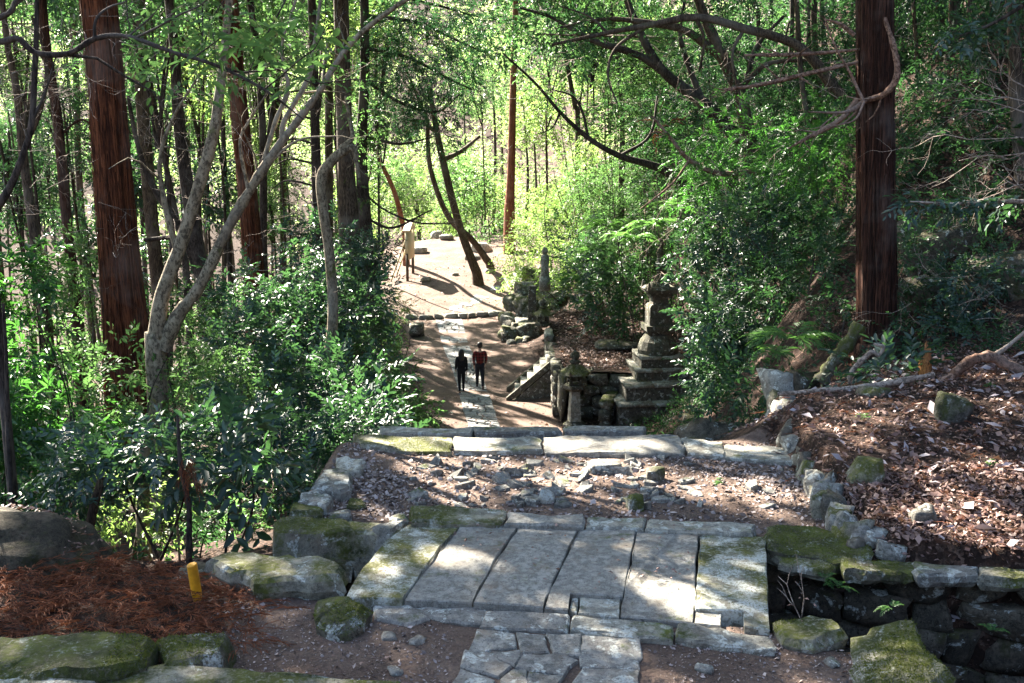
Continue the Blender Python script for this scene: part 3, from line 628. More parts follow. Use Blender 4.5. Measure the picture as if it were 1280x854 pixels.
onter = lambda x, y: (x > -1.7) & (x < 2.6) & (y > 7.45-.1*x) & (y < 9.75) & (RG.uniform(size=len(x)) < .35+.65*ss(-.2, .9, fbm(np.column_stack([x, y, 0*x])*2.2, 8, 1, 2)+.3))
V, F = scatter(16000, (-1.75, 2.7), (7.3, 9.8), onter, (.018, .042), .7, .3, .006, .5)
add('gravel', V, F, M['chip'], None, False, 'pinkish gravel chips and leaf scraps covering the terrace', None, None, 'stuff')
plat = lambda x, y: (x > 2.62-.02*(y-8)) & (y > far_rim(x)-.06) & (y < 12.5)
Va, Fa = scatter(9000, (2.0, 4.5), (5.8, 8.0), plat, (.02, .055), .5, .35, .015, .6)
V, F = scatter(17000, (2.4, 7.5), (5.6, 12.5), plat, (.022, .06), .5, .4, .014, .6)
V, F = join([(V, F), (Va, Fa)])
add('leaf_litter', V, F, M['litter'], None, False, 'thick carpet of brown fallen leaves on the raised plot', None, None, 'stuff')
V, F = scatter(700, (2.6, 7.5), (6.2, 12), plat, (.05, .13), .45, .22, .03, .4)
add('fallen_leaves', V, F, M['litter_pale'], None, False, 'large pale lilac fallen leaves dotted over the brown litter', None, None, 'stuff')
nb = lambda x, y: (x > -2.0) & (x < 2.4) & (y < near_rim(x)-.05) & ((x < -.35) | (x > .8))
V, F = scatter(7000, (-2, 2.4), (4.9, 6.2), nb, (.006, .024), .6, .35, .004, .5)
add('grit', V, F, M['chip'], None, False, 'grit and leaf scraps on the trodden earth before the bridge', None, None, 'stuff')
onb = lambda x, y: (np.abs(x-.3) < 1.6) & (y < 7.5) & (fbm(np.column_stack([x, y, 0*x])*2.5, 18, 1, 2) > .25)
x = RG.uniform(-1.2, 1.9, 420); yv = RG.uniform(5.1, 7.6, 420); k = onb(x, yv); x, yv = x[k], yv[k]; n = len(x); a = RG.uniform(0, 6.28, n); l = RG.uniform(.012, .045, n)
V, F = flakes(np.column_stack([x, yv, np.where(yv > 5.85-.12*x, .072+arch(np.column_stack([x, yv])), .03)]), np.column_stack([np.cos(a), np.sin(a), 0*a]), unit(np.column_stack([RG.normal(size=(n, 2))*.25, np.ones(n)])), l, l*RG.uniform(.25, .6, n), .4)
add('stray_leaves', V, F, M['litter'], None, False, 'a few stray leaf scraps lying on the bridge slabs', None, None, 'stuff')
def tufts(objs, dens, L=.022, nz=.55):
    """short moss blades growing on the upper faces of stones"""
    for o in objs:
        me = o.data; me.calc_loop_triangles(); T = np.array([t.vertices[:] for t in me.loop_triangles]); W = np.array([v.co[:] for v in me.vertices])
        q = o; off = np.zeros(3)
        A, B, C_ = W[T[:, 0]], W[T[:, 1]], W[T[:, 2]]; N = np.cross(B-A, C_-A); ar = np.linalg.norm(N, axis=1)/2; N = unit(N); ok = N[:, 2] > nz
        if not ok.any(): continue
        A, B, C_, N, ar = A[ok], B[ok], C_[ok], N[ok], ar[ok]; n = int(ar.sum()*dens)
        if n < 3: continue
        i = RG.choice(len(A), n, p=ar/ar.sum()); r1 = np.sqrt(RG.uniform(size=(n, 1))); r2 = RG.uniform(size=(n, 1)); P = A[i]*(1-r1)+B[i]*r1*(1-r2)+C_[i]*r1*r2; base = np.array(o.location)
        m = fbm((P+base)*3.2, 44, 1, 3) > .05; P = P[m]; n = len(P)
        if n < 3: continue
        D = unit(N[i][m]+RG.normal(size=(n, 3))*.75); a = unit(RG.normal(size=(n, 3))); l = L*RG.uniform(.4, 1.2, n); V, F = leaves_flat(P-D*.004, D, a, l)
        add('moss', V, F, M['moss_tuft'], o, local=True, kind='stuff')
def leaves_flat(P, D, N, L):
    s = unit(np.cross(D, N)); w = (L*.35)[:, None]; L = L[:, None]; V = np.stack([P-s*w*.5, P+s*w*.5, P+D*L], 1).reshape(-1, 3); b = np.arange(len(P))[:, None]*3; return V, b+np.array([[0, 1, 2]])
tufts([o for o in bpy.data.objects if o.type == 'MESH' and o.parent is None and o.name.split('.')[0] in ('mossy_slab', 'mossy_block', 'mossy_stone', 'flat_boulder', 'lichen_boulder', 'rim_stone')], 9000)
tufts([o for o in bridge.children if o.name.split('.')[0] == 'slab' and o.data.materials[0].name == 'slab_stone_mossy'], 5000, .012)
tufts([o for w_ in (wall, lw, ter, bridge) for o in w_.children if o.data.materials[0].name in ('kerb_stone_mossy', 'moss_covered_rock')], 7000, .017)
lowp = lambda x, y: (x > np.interp(y, *PL)-1.2) & (x < np.interp(y, *PR)+.6)
V, F = scatter(9000, (-8, 3), (26, 62), lowp, (.03, .09), .6, .35, .01, .4)
add('path_litter', V, F, M['litter'], None, False, 'scattered dead leaves over the lower path', None, None, 'stuff')
# ------------------------------------------------------------------ wording that says where in the photograph a plant stands
MARKS = [('massive red cedar', 148, 230), ('forked grey tree', 205, 400), ('slim dark cedar', 312, 250), ('crooked trunk', 408, 330), ('stout grey trunk', 434, 170), ('yellow peg', 245, 720), ('left boulder', 60, 690), ('near end of the lower path', 575, 525), ('two walkers', 586, 460), ('notice board', 510, 300),
 ('leaning trunks', 570, 240), ('orange-red cedar', 641, 150), ('grave pagoda', 830, 430), ('rock mound', 660, 390), ('stone figure', 681, 330), ('right cedar', 1096, 220), ('fallen branch', 1200, 455), ('arching fern', 990, 425), ('edging wall', 990, 560), ('arching bare limbs', 850, 90), ('black low limb', 740, 165), ('bleached twigs', 1240, 180), ('feathery green shrub', 930, 165), ('black bough', 150, 50), ('left edge', 0, 250), ('right edge', 1280, 320), ('terrace edging', 400, 610), ('cliff rocks', 1230, 370), ('grey trunk at the right edge', 1270, 90)]
USED = set()
def placed(words, px, py):
    """'<words> <direction> the <landmark>', never the same twice"""
    near = sorted(MARKS, key=lambda m: (m[1]-px)**2+(m[2]-py)**2)
    def d(m):
        dx, dy = px-m[1], py-m[2]
        if 'edge' == m[0].split()[-1] and abs(dx) < 120: return 'by'
        v = 'above' if dy < 0 else 'below'; h = 'left of' if dx < 0 else 'right of'
        if abs(dx) > 2.2*abs(dy): return h
        if abs(dy) > 2.2*abs(dx): return v
        return v+' and '+h
    for m in near[:4]:
        s = f'{words} {d(m)} the {m[0]}'
        if s not in USED and len(s.split()) <= 16: USED.add(s); return s
    for a in near[:5]:
        for b in near[:6]:
            s = f'{words} {d(a)} the {a[0]}, near the {b[0]}'
            if a is not b and s not in USED and len(s.split()) <= 16: USED.add(s); return s
    return None
# ------------------------------------------------------------------ lower path, grave plot, lanterns, pagoda, people
pave = empty('paved_path', (-1.5, 38, -5.4), 'narrow strip of rough grey paving stones down the middle of the lower path', None, None, 'structure')
cy_ = [27, 30, 36, 42, 47.6]; cx_ = [-.62, -.86, -1.50, -2.36, -3.06]; cw_ = [1.02, 1.04, 1.15, 1.2, 1.28]
def pv(poly, seed):
    V, F = prism(poly, -.12, .03, .02, seed, .015, .012, .6, None, .012); V[:, 2] += ground_z(V[:, 0], V[:, 1])*1.0; return V, F
y = 28.2; k = 0
while y < 47.4 and k < 240:
    L = RG.uniform(.26, .42); n = RG.integers(2, 5); xc = np.interp(y, cy_, cx_); w = np.interp(y, cy_, cw_)
    cuts = np.sort(np.concatenate([[0, 1], (np.arange(1, n)+RG.uniform(-.28, .28, n-1))/n])); sk = RG.uniform(-.08, .08, n+1); sk2 = RG.uniform(-.08, .08, n+1)
    for q in range(n):
        xa, xb = xc-w/2+cuts[q]*w, xc-w/2+cuts[q+1]*w; sh = np.interp(y+L, cy_, cx_)-xc; e = RG.uniform(-.04, .04, 4)
        V, F = pv(np.array([(xa+.012+(sk[q] if q else 0), y+e[0]), (xb-.012+(sk[q+1] if q < n-1 else 0), y+e[1]), (xb-.012+sh+(sk2[q+1] if q < n-1 else 0), y+L-.02+e[2]), (xa+.012+sh+(sk2[q] if q else 0), y+L-.02+e[3])]), 700+k)
        add('paving_stone', V, F, M['paving'], pave); k += 1
    y += L
# flush paving that bends right beyond the kerb
for q in range(34):
    t = q/34; yy = 48.3+t*9.5; xx = -3.0+t*3.6+RG.uniform(-.55, .55); s = RG.uniform(.22, .42)
    a = RG.uniform(0, 1.5); poly = np.array([(xx+s*math.cos(a+b)*RG.uniform(.8, 1.2), yy+s*1.1*math.sin(a+b)*RG.uniform(.8, 1.2)) for b in (0, 1.2, 2.5, 3.8, 5.0)])
    V, F = prism(poly, -.12, .02, .02, 950+q, .01, .02, .6); V[:, 2] += ground_z(V[:, 0], V[:, 1]); add('paving_stone', V, F, M['paving'], pave)
kb = empty('kerb_row', (-3, 47.9, -4.8), 'row of rough dark kerb stones crossing the path before the sunlit clearing', 'kerb')
x = -5.2; k = 0
while x < -.9:
    w = RG.uniform(.35, .75); V, F = rock((w/2, .17, .16), 1000+k, 1, .25, 5, 0); yb = 48.0+.05*math.sin(x*3); V = V+np.array([x+w/2, yb, gz(x+w/2, yb)+.06]); add('kerb_stone', V, F, M['rubble'], kb); x += w+.02; k += 1
p = atz(520, 419, -5.05); V, F = rock((.33, .3, .32), 1030, 2, .12, 4, .03); add('stone_block', V+[p[0], p[1], gz(p[0], p[1])+.27], F, M['dark_rock'], None, False, 'dark squared stone block at the left edge of the lower path', 'block')
for k, (px, py, s, lb) in enumerate([(531, 352, .5, 'flattish grey stone left of the sign board shadow'), (480, 349, .55, 'rounded pale stone by the bushes left of the sign board'), (492, 330, .5, 'brown stone on the earth just left of the sign board'), (524, 317, .8, 'long tan boulder behind the sign board'), (569, 345, .32, 'small stone at the foot of the leaning trunk'), (612, 340, .55, 'low brown block right of the leaning trunk'), (603, 313, 1.0, 'broad grey rock at the back right of the clearing'), (590, 325, .7, 'dark rock behind the leaning trunk'), (545, 296, .8, 'pale stone at the far crest of the clearing'), (558, 300, .7, 'flat dark stone at the far crest of the clearing')]):
    p = on_ground(px, py); V, F = rock((s*.62, s*.5, s*.34), 1040+k, 2, .35, 5, .08, (0, 0, k)); add('clearing_stone', V+p+[0, 0, s*.16], F, M['rubble'] if k % 2 else M['kerb'], None, False, lb, 'stone')
# --- sign board, nearly edge-on to the viewer
p0 = on_ground(513, 348); sb = empty('notice_board', p0, 'pale timber notice board with small gabled top seen almost edge-on in the clearing', 'notice board', rz=math.radians(86))
H = 3.55
for sx in (-.95, .95): V, F = boxv(sx-.07, sx+.07, -.07, .07, -.4, 1.5); add('post', V, F, M['post'], sb, local=True)
V, F = boxv(-1.0, 1.0, -.10, .10, 1.15, H-.75); add('panel', V, F, M['board'], sb, local=True)
V = np.array([(-1.12, -.2, H-.75), (1.12, -.2, H-.75), (0, -.2, H-.3), (-1.12, .2, H-.75), (1.12, .2, H-.75), (0, .2, H-.3)]); add('gable', V, [(0, 1, 2), (5, 4, 3), (0, 3, 4, 1), (1, 4, 5, 2), (2, 5, 3, 0)], M['board'], sb, local=True)
for s in (-.7, .7):
    V, F = tube(np.array([(s, .1, 2.3), (s, 1.0, -.1)]), [.04, .045], 6); add('brace', V, F, M['board'], sb, local=True)
# --- grave plot
plot = empty('stone_plot', (3.4, 35, -5.4), 'raised leaf-strewn grave plot held by old stone walls behind the front lantern', 'plot')
ZP = -4.02
V, F = boxv(1.62, 6.3, 31.5, 40.6, -6, ZP-.02); gx2, gy2 = np.meshgrid(np.linspace(1.5, 6.6, 40), np.linspace(31.3, 41.2, 60)); gz2 = ZP+.05*fbm(np.column_stack([gx2.ravel(), gy2.ravel(), 0*gx2.ravel()])*1.5, 3, 1, 2)+ss(4.5, 6.6, gx2.ravel())*.5+ss(38, 41.2, gy2.ravel())*.5
i, j = np.meshgrid(np.arange(59), np.arange(39), indexing='ij'); add('leaf_bed', np.column_stack([gx2.ravel(), gy2.ravel(), gz2]), np.stack([i*40+j, i*40+j+1, (i+1)*40+j+1, (i+1)*40+j], -1).reshape(-1, 4), M['ground'], plot, True)
k = 0
for c in range(4):                                   # front wall of squared blocks
    x = 1.85
    while x < 3.6:
        w = RG.uniform(.4, .8); V, F = rock((w/2*1.02, .2, .19), 1100+k, 1, .1, 4, 0); add('wall_stone', V+[x+w/2, 31.35, -5.45+.18+c*.355], F, M['dark_rock'], plot); x += w; k += 1
for c in range(4):                                   # left wall
    yy = 31.4
    while yy < 40.4:
        w = RG.uniform(.5, 1.0); V, F = rock((.18, w/2*1.02, .19), 1160+k, 1, .1, 4, 0); add('wall_stone', V+[1.5, yy+w/2, -5.45+.18+c*.355], F, M['old_stone'] if c > 2 else M['dark_rock'], plot); yy += w; k += 1
V, F = rock((.10, .32, .86), 1240, 2, .06, 3, .02, (0, .06, .25)); add('corner_slab', V+[1.62, 31.0, -4.72], F, M['old_stone'], plot, label='tall upright slab at the front corner')
V, F = rock((.16, .9, .12), 1241, 2, .1, 3, .02); add('coping_stone', V+[1.42, 38.2, -3.95], F, M['kerb'], plot)
def lowscatter(n, xr, yr, zf, L):
    x = RG.uniform(*xr, n); yy = RG.uniform(*yr, n); P = np.column_stack([x, yy, zf(x, yy)]); N = unit(np.column_stack([RG.normal(size=(n, 2))*.5, np.ones(n)])); a = RG.uniform(0, 6.28, n); D = np.column_stack([np.cos(a), np.sin(a), 0*a]); l = RG.uniform(*L, n); return flakes(P, D, N, l, l*.5, .5)
V, F = lowscatter(5000, (1.7, 6.2), (31.6, 40.8), lambda x, y: ZP+.05*fbm(np.column_stack([x, y, 0*x])*1.5, 3, 1, 2)+ss(4.5, 6.6, x)*.5+ss(38, 41.2, y)*.5+.02, (.06, .15))
o = add('leaf_litter', V, F, M['litter'], plot, kind='stuff')
# steps up the left side, with a sloping cheek stone on the near edge
st = empty('side_steps', (.6, 34.6, -5.4), 'steep mossy stone steps climbing right onto the raised grave plot', 'steps')
n = 6; x0, x1, y0, y1 = .10, 1.42, 33.9, 35.2
for q in range(n):
    xa = x0+(x1-x0)*q/n; V, F = boxv(xa, x1+.05, y0, y1, -5.5, -5.42+(q+1)*1.4/n); add('step', V+RG.normal(size=V.shape)*.008, F, M['kerb'], st)
V = np.array([(x0-.15, y0-.16, -5.6), (x1, y0-.16, -5.6), (x1, y0-.16, -4.3), (x0-.15, y0+.02, -5.6), (x1, y0+.02, -5.6), (x1, y0+.02, -4.3)]); add('side_wall', V, [(0, 1, 2), (5, 4, 3), (0, 2, 5, 3), (0, 3, 4, 1), (1, 4, 5, 2)], M['dark_rock'], st)
for yy in (y0-.20, y1+.02):
    P = np.array([(x0-.3, yy, -5.62), (x0-.3, yy, -5.40), (x1+.02, yy, -4.0), (x1+.02, yy, -4.24)]); V = np.vstack([P, P+[0, .17, 0]]); add('cheek_stone', V, [(3, 2, 1, 0), (4, 5, 6, 7), (0, 1, 5, 4), (1, 2, 6, 5), (2, 3, 7, 6), (3, 0, 4, 7)], M['old_stone'], st)
V, F = rock((.85, .6, .16), 1250, 4, .6, 3, .05); add('round_stone', V+[3.9, 35.8, ZP+.10], F, M['old_stone'], None, True, 'worn round stone disc lying in leaves on the grave plot', 'stone')

def lantern(base, s, rz, label, low=0.0):
    t = empty('stone_lantern', base, label, 'stone lantern', None, None, rz); m = M['old_stone']
    def pt(nm, parts, mat=m):
        V, F = join(parts); return add(nm, V*s-[0, 0, low], F, mat, t, local=True)
    if not low: pt('base', [frustum(.30, .28, -.3, .08, 6, 0), frustum(.26, .18, .08, .16, 6, 0)])
    if not low: pt('shaft', [frustum(.15, .11, .16, .98, 4), ], M['kerb'])
    pt('platform', [frustum(.15, .28, .98, 1.07, 6, 0), frustum(.28, .27, 1.07, 1.15, 6, 0)])
    fb = []
    for a in range(4):
        V, F = boxv(-.17, -.105, -.17, -.105, 1.15, 1.45); fb.append((rotz(V, a*math.pi/2), F))
    fb += [boxv(-.16, .16, -.16, .16, 1.15, 1.20), boxv(-.16, .16, -.16, .16, 1.40, 1.45)]
    pt('fire_box', fb)
    V, F = lathe([(.40, 1.47), (.47, 1.45), (.45, 1.50), (.30, 1.58), (.16, 1.68), (.10, 1.72)], 6, rot=0)
    V2 = V.copy(); ang = np.arctan2(V[:, 1], V[:, 0]); r = np.hypot(V[:, 0], V[:, 1]); pt('roof', [(V2, F)], M['kerb_moss'])
    horns = []
    for a in range(6):
        V, F = tube(np.array([(.38, 0, 1.49), (.47, 0, 1.50), (.50, 0, 1.56), (.48, 0, 1.60)]), [.05, .045, .035, .01], 6); horns.append((rotz(V, a*math.pi/3), F))
    pt('roof_scroll', horns, M['kerb_moss'])
    pt('finial', [lathe([(.09, 1.70), (.15, 1.75), (.15, 1.79), (.07, 1.82), (.11, 1.87), (.135, 1.93), (.10, 2.01), (.03, 2.07), (.005, 2.12)], 12)])
    return t
lantern((1.95, 30.2, -5.45), 1.17, .2, 'stone lantern with lichen-pale roof standing in front of the grave plot wall')
lantern((1.25, 39.6, -3.95), 1.05, .3, 'darker low stone lantern with open fire box at the far corner of the plot', .98)

# tall grave pagoda
pg = empty('stone_pagoda', (4.68, 31.4, -5.45), 'tall tiered stone grave pagoda on a stepped plinth under dark leaves', 'pagoda', rz=math.radians(5))
def pp(nm, parts, mat='old_stone', jit=.003):
    V, F = join(parts); V = V+RG.normal(size=V.shape)*jit; return add(nm, V, F, M[mat], pg, local=True)
z = 0
for w, h, dx, m_ in ((1.68, .86, .10, 'dark_rock'), (1.36, .52, .06, 'dark_rock'), (.86, .37, 0, 'old_stone'), (.70, .37, 0, 'old_stone')):
    zz = z-.4 if z == 0 else z
    pp('tier', [frustum(w*.97, w*.965, zz, z+h-.10, cx=dx)], m_)
    n_ = 3 if w > 1 else 2
    for q in range(n_):
        a_, b_ = dx-w+2*w*q/n_, dx-w+2*w*(q+1)/n_-.012; V, F = boxv(a_, b_, -w-.015, w, z+h-.10, z+h+.006*q); add('coping_stone', V+RG.normal(size=V.shape)*.004, F, M['kerb'], pg, local=True)
    z += h
pp('lotus_base', [lathe([(.64, z), (.66, z+.14), (.58, z+.40), (.44, z+.61)], 16)]); z += .61
pp('shelf', [frustum(.34, .44, z, z+.16), frustum(.48, .49, z+.16, z+.32)]); z += .32
pp('body', [frustum(.365, .36, z, z+.58), frustum(.36, .29, z+.58, z+.66)]); z += .66
pp('neck', [frustum(.25, .24, z, z+.22), frustum(.30, .36, z+.22, z+.38)]); z += .38
pp('roof', [frustum(.46, .52, z, z+.11), frustum(.50, .40, z+.11, z+.19), frustum(.30, .24, z+.19, z+.28)])
hs = []
for a in range(4):
    V, F = frustum(.07, .02, z+.08, z+.34); hs.append((rotz(V+[.43, .43, 0], a*math.pi/2), F))
pp('corner_horn', hs)
pp('spire', [lathe([(.14, z+.26), (.15, z+.34)]+[(r, z+.36+.08*i+d) for i in range(13) for r, d in ((.095-.002*i, 0), (.125-.002*i, .02), (.125-.002*i, .055), (.095-.002*i, .07))]+[(.07, z+1.42), (.11, z+1.48), (.10, z+1.58), (.03, z+1.7)], 12)], jit=.002)
# low walls of the pagoda terrace
fw = empty('plinth_wall', (3.9, 31.2, -5.45), 'mossy low corner wall stepping around the pagoda plinth', 'wall')
k = 0
for c in range(3):
    for (xa, ya, xb, yb) in ((2.85, 29.75, 3.25, 31.2),):
        Ld = math.hypot(xb-xa, yb-ya); a = math.atan2(yb-ya, xb-xa); q = 0
        while q < Ld-.1:
            w = RG.uniform(.35, .6); V, F = rock((w/2*1.03, .19, .17), 1300+k, 1, .15, 5, 0, (0, 0, a)); add('wall_stone', V+[xa+(q+w/2)*math.cos(a), ya+(q+w/2)*math.sin(a), -5.3+c*.3], F, M['moss_rock'] if c == 2 else M['dark_rock'], fw); q += w; k += 1
# rock mound with statue and small post left of the plot
md = empty('rock_mound', (1.6, 44.5, -4.9), 'heap of pale and mossy rocks below the sunny bushes at the bend', 'rock mound')
mp = [(640,418,.6,.5),(652,405,.7,.7),(668,415,.6,.6),(634,402,.5,.5),(660,388,.8,.8),(645,382,.6,.6),(676,392,.7,.8),(690,372,.9,.9),(672,365,.8,.7),(655,362,.7,.6),(684,352,.8,.7),(705,365,.9,.9),(668,348,.7,.5),(630,425,.35,.3),(700,350,.9,.7),(655,425,.4,.35),(720,378,.8,.8)]
mp = [(a+RG.normal()*4, b+RG.normal()*4, c*.66, d*.62) for a, b, c, d in mp for _ in (0, 1, 2)]
for k, (px, py, a, b) in enumerate(mp):
    d = 43.5+(418-py)*.075; p = aty(px, py, d); V, F = rock((a, a*.9, b), 1400+k, 3, .22, 9, .18, (0, 0, k)); add('rock', V+p, F, M['kerb_moss'] if k % 3 == 0 else (M['dark_rock'] if k % 5 else M['pale_stone']), md)
p = aty(681, 349, 43.4); stt = empty('stone_statue', p, 'small pale standing stone figure among bushes above the rock mound', 'statue')
V, F = lathe([(.24, -.5), (.25, .06), (.20, .10), (.20, .16), (.17, .5), (.20, .85), (.18, 1.02), (.08, 1.10)], 12); add('body', V, F, M['pale_stone'], stt, True, local=True)
V, F = lathe([(.06, 1.06), (.12, 1.14), (.14, 1.24), (.11, 1.35), (.03, 1.41)], 12); add('head', V, F, M['pale_stone'], stt, True, local=True)
p = aty(665, 386, 42.6); V, F = frustum(.18, .16, -.5, 1.0); V[4:] += 0; add('stone_post', V+p, F, M['dark_rock'], None, False, 'short dark square stone post on the rock mound', 'post', base=True)

# --- people: one skinned figure each, clothes as children
def skin_obj(name, joints, edges, mat, parent, root=0, sub=2, label=None):
    me = bpy.data.meshes.new(name); me.from_pydata([j[:3] for j in joints], edges, []); o = bpy.data.objects.new(name, me); COL.objects.link(o)
    md_ = o.modifiers.new('skin', 'SKIN'); md_.use_smooth_shade = True
    sv = me.skin_vertices[0].data if me.skin_vertices else None
    if sv is None:
        bm = bmesh.new(); bm.from_mesh(me); bm.verts.layers.skin.verify(); bm.to_mesh(me); bm.free(); sv = me.skin_vertices[0].data
    for s, j in zip(sv, joints): s.radius = (j[3], j[4] if len(j) > 4 else j[3]); s.use_root = False
    sv[root].use_root = True
    ob = o.modifiers.new('sub', 'SUBSURF'); ob.levels = sub; ob.render_levels = sub
    # bake the modifiers so the figure is plain continuous geometry
    dg = bpy.context.evaluated_depsgraph_get(); dg.update(); me2 = bpy.data.meshes.new_from_object(o.evaluated_get(dg)); o.modifiers.clear(); o.data = me2; bpy.data.meshes.remove(me); me2.name = name
    me2.materials.clear(); me2.materials.append(mat); me2.polygons.foreach_set('use_smooth', np.ones(len(me2.polygons), bool))
    o.parent = parent
    if label: o['label'] = label
    return o
def person(loc, h, rz, woman, label):
    t = empty('person', loc, label, 'person', None, None, rz); k = h/1.72; sw = .165 if woman else .195
    # +y is the walking direction (the back faces the viewer); one leg forward, arms swinging
    L = dict(pel=(0, 0, .95, .13, .10), bel=(0, .0, 1.08, .12, .085), chest=(0, .0, 1.27, .145, .10), neckb=(0, -.005, 1.42, .07, .06), neck=(0, .005, 1.485, .05), chin=(0, .02, 1.55, .066, .075), head=(0, .02, 1.63, .088, .104), top=(0, .01, 1.70, .070, .082), nose=(0, .125, 1.60, .012))
    J = []; idx = {}
    def j(n, v): idx[n] = len(J); J.append(tuple(v)); return idx[n]
    for n, v in L.items(): j(n, v)
    E = [(idx['pel'], idx['bel']), (idx['bel'], idx['chest']), (idx['chest'], idx['neckb']), (idx['neckb'], idx['neck']), (idx['neck'], idx['chin']), (idx['chin'], idx['head']), (idx['head'], idx['top']), (idx['head'], idx['nose'])]
    arms = {}; legs = {}
    for s in (-1, 1):
        f = .15*s*(1 if not woman else -1)                    # swing
        ch = [('sh', (s*sw, 0, 1.40, .056)), ('el', (s*(sw+.035), -f*.5-.03, 1.13, .042)), ('wr', (s*(sw+.03), f*1.5+.06, .91, .028, .022)), ('palm', (s*(sw+.022), f*1.8+.085, .845, .036, .018))]
        prev = idx['chest']
        for n, v in ch: q = j(n+str(s), v); E.append((prev, q)); prev = q
        arms[s] = [v for _, v in ch]
        px, py, pz = ch[3][1][:3]
        for q, (dy, ln) in enumerate(((-.026, .065), (-.009, .078), (.009, .074), (.025, .058))):
            a = j(f'f{q}{s}', (px, py+dy, pz-.045, .0085)); b = j(f'g{q}{s}', (px-s*.008, py+dy+.004, pz-.045-ln*.55, .008)); c = j(f'h{q}{s}', (px-s*.022, py+dy+.01, pz-.045-ln, .007)); E += [(prev, a), (a, b), (b, c)]
        a = j(f'th{s}', (px-s*.006, py+.042, pz-.012, .010)); b = j(f'tt{s}', (px-s*.016, py+.058, pz-.052, .008)); E += [(prev, a), (a, b)]
        lf = .23*s*(-1 if not woman else 1)
        lg = [('hip', (s*.085, 0, .90, .092)), ('kn', (s*.09, lf*.55+.03, .50, .058)), ('an', (s*.09, lf-.02*(1 if lf > 0 else 3), .10 if lf > 0 else .13, .038)), ('ball', (s*.10, lf+.10, .035 if lf > 0 else .04, .036, .028)), ('toe', (s*.105, lf+.18, .03, .026, .02))]
        prev = idx['pel']
        for n, v in lg: q = j(n+str(s), v); E.append((prev, q)); prev = q
        legs[s] = [v for _, v in lg]
        e = j(f'ear{s}', (s*.085, .0, 1.60, .014, .022)); E.append((idx['head'], e))
    body = skin_obj('body', J, E, M['skin'], t)
    g = 1.22                                                   # clothes: slightly fatter chains over the body
    def grow(v, a=g, b=.006): return (*v[:3], v[3]*a+b, (v[4] if len(v) > 4 else v[3])*a+b)
    if woman:
        P = [(0, 0, .80, .155, .135), (0, 0, .95, .15, .13), grow(L['bel']), grow(L['chest']), grow(L['neckb'], 1.1)]
    else: P = [(0, 0, .90, .145, .115), (0, 0, 1.0, .14, .11), grow(L['bel']), grow(L['chest'], 1.18), grow(L['neckb'], 1.1)]
    E2 = [(i, i+1) for i in range(4)]
    for s in (-1, 1):
        pr = 3
        for v in arms[s][:3]: P.append(grow(v, 1.2, .010)); E2.append((pr, len(P)-1)); pr = len(P)-1
    skin_obj('coat' if woman else 'shirt', P, E2, M['black'] if woman else M['plaid'], t, 1)
    P = [(0, 0, .93, .125, .105)]; E2 = []
    for s in (-1, 1):
        pr = 0
        for v in legs[s][:3]: P.append(grow(v, 1.04 if woman else 1.15, .006 if woman else .012)); E2.append((pr, len(P)-1)); pr = len(P)-1
    skin_obj('leggings' if woman else 'trousers', P, E2, M['black'] if woman else M['denim'], t)
    for s in (-1, 1):
        a = legs[s]; P = [(a[2][0], a[2][1]-.01, a[2][2]+.02, .046), (a[2][0], a[2][1]-.03, a[2][2]-.055, .040), grow(a[3], 1.2), grow(a[4], 1.2)]
        skin_obj('shoe', P, [(0, 1), (1, 2), (2, 3)], M['black'] if woman else M['shoe'], t)
    if woman: P = [(0, .0, 1.76, .05, .05), (0, -.005, 1.70, .115, .12), (0, -.03, 1.60, .128, .115), (0, -.05, 1.50, .13, .08), (0, -.085, 1.38, .12, .05), (0, -.10, 1.29, .075, .03)]
    else: P = [(0, .01, 1.775, .045, .05), (0, .005, 1.725, .098, .105), (0, -.012, 1.665, .108, .112), (0, -.035, 1.59, .096, .075), (0, -.03, 1.54, .06, .04)]
    skin_obj('hair', P, [(i, i+1) for i in range(len(P)-1)], M['hair'], t)
    t.scale = (k, k, k); return t
p = on_ground(600, 486); person((p[0], p[1], p[2]), 1.70, .10, False, 'man in a dark red plaid shirt walking away on the right of the pair')
p = on_ground(577, 492); person((p[0], p[1], p[2]), 1.60, .14, True, 'long-haired woman in a black coat walking away beside the man')
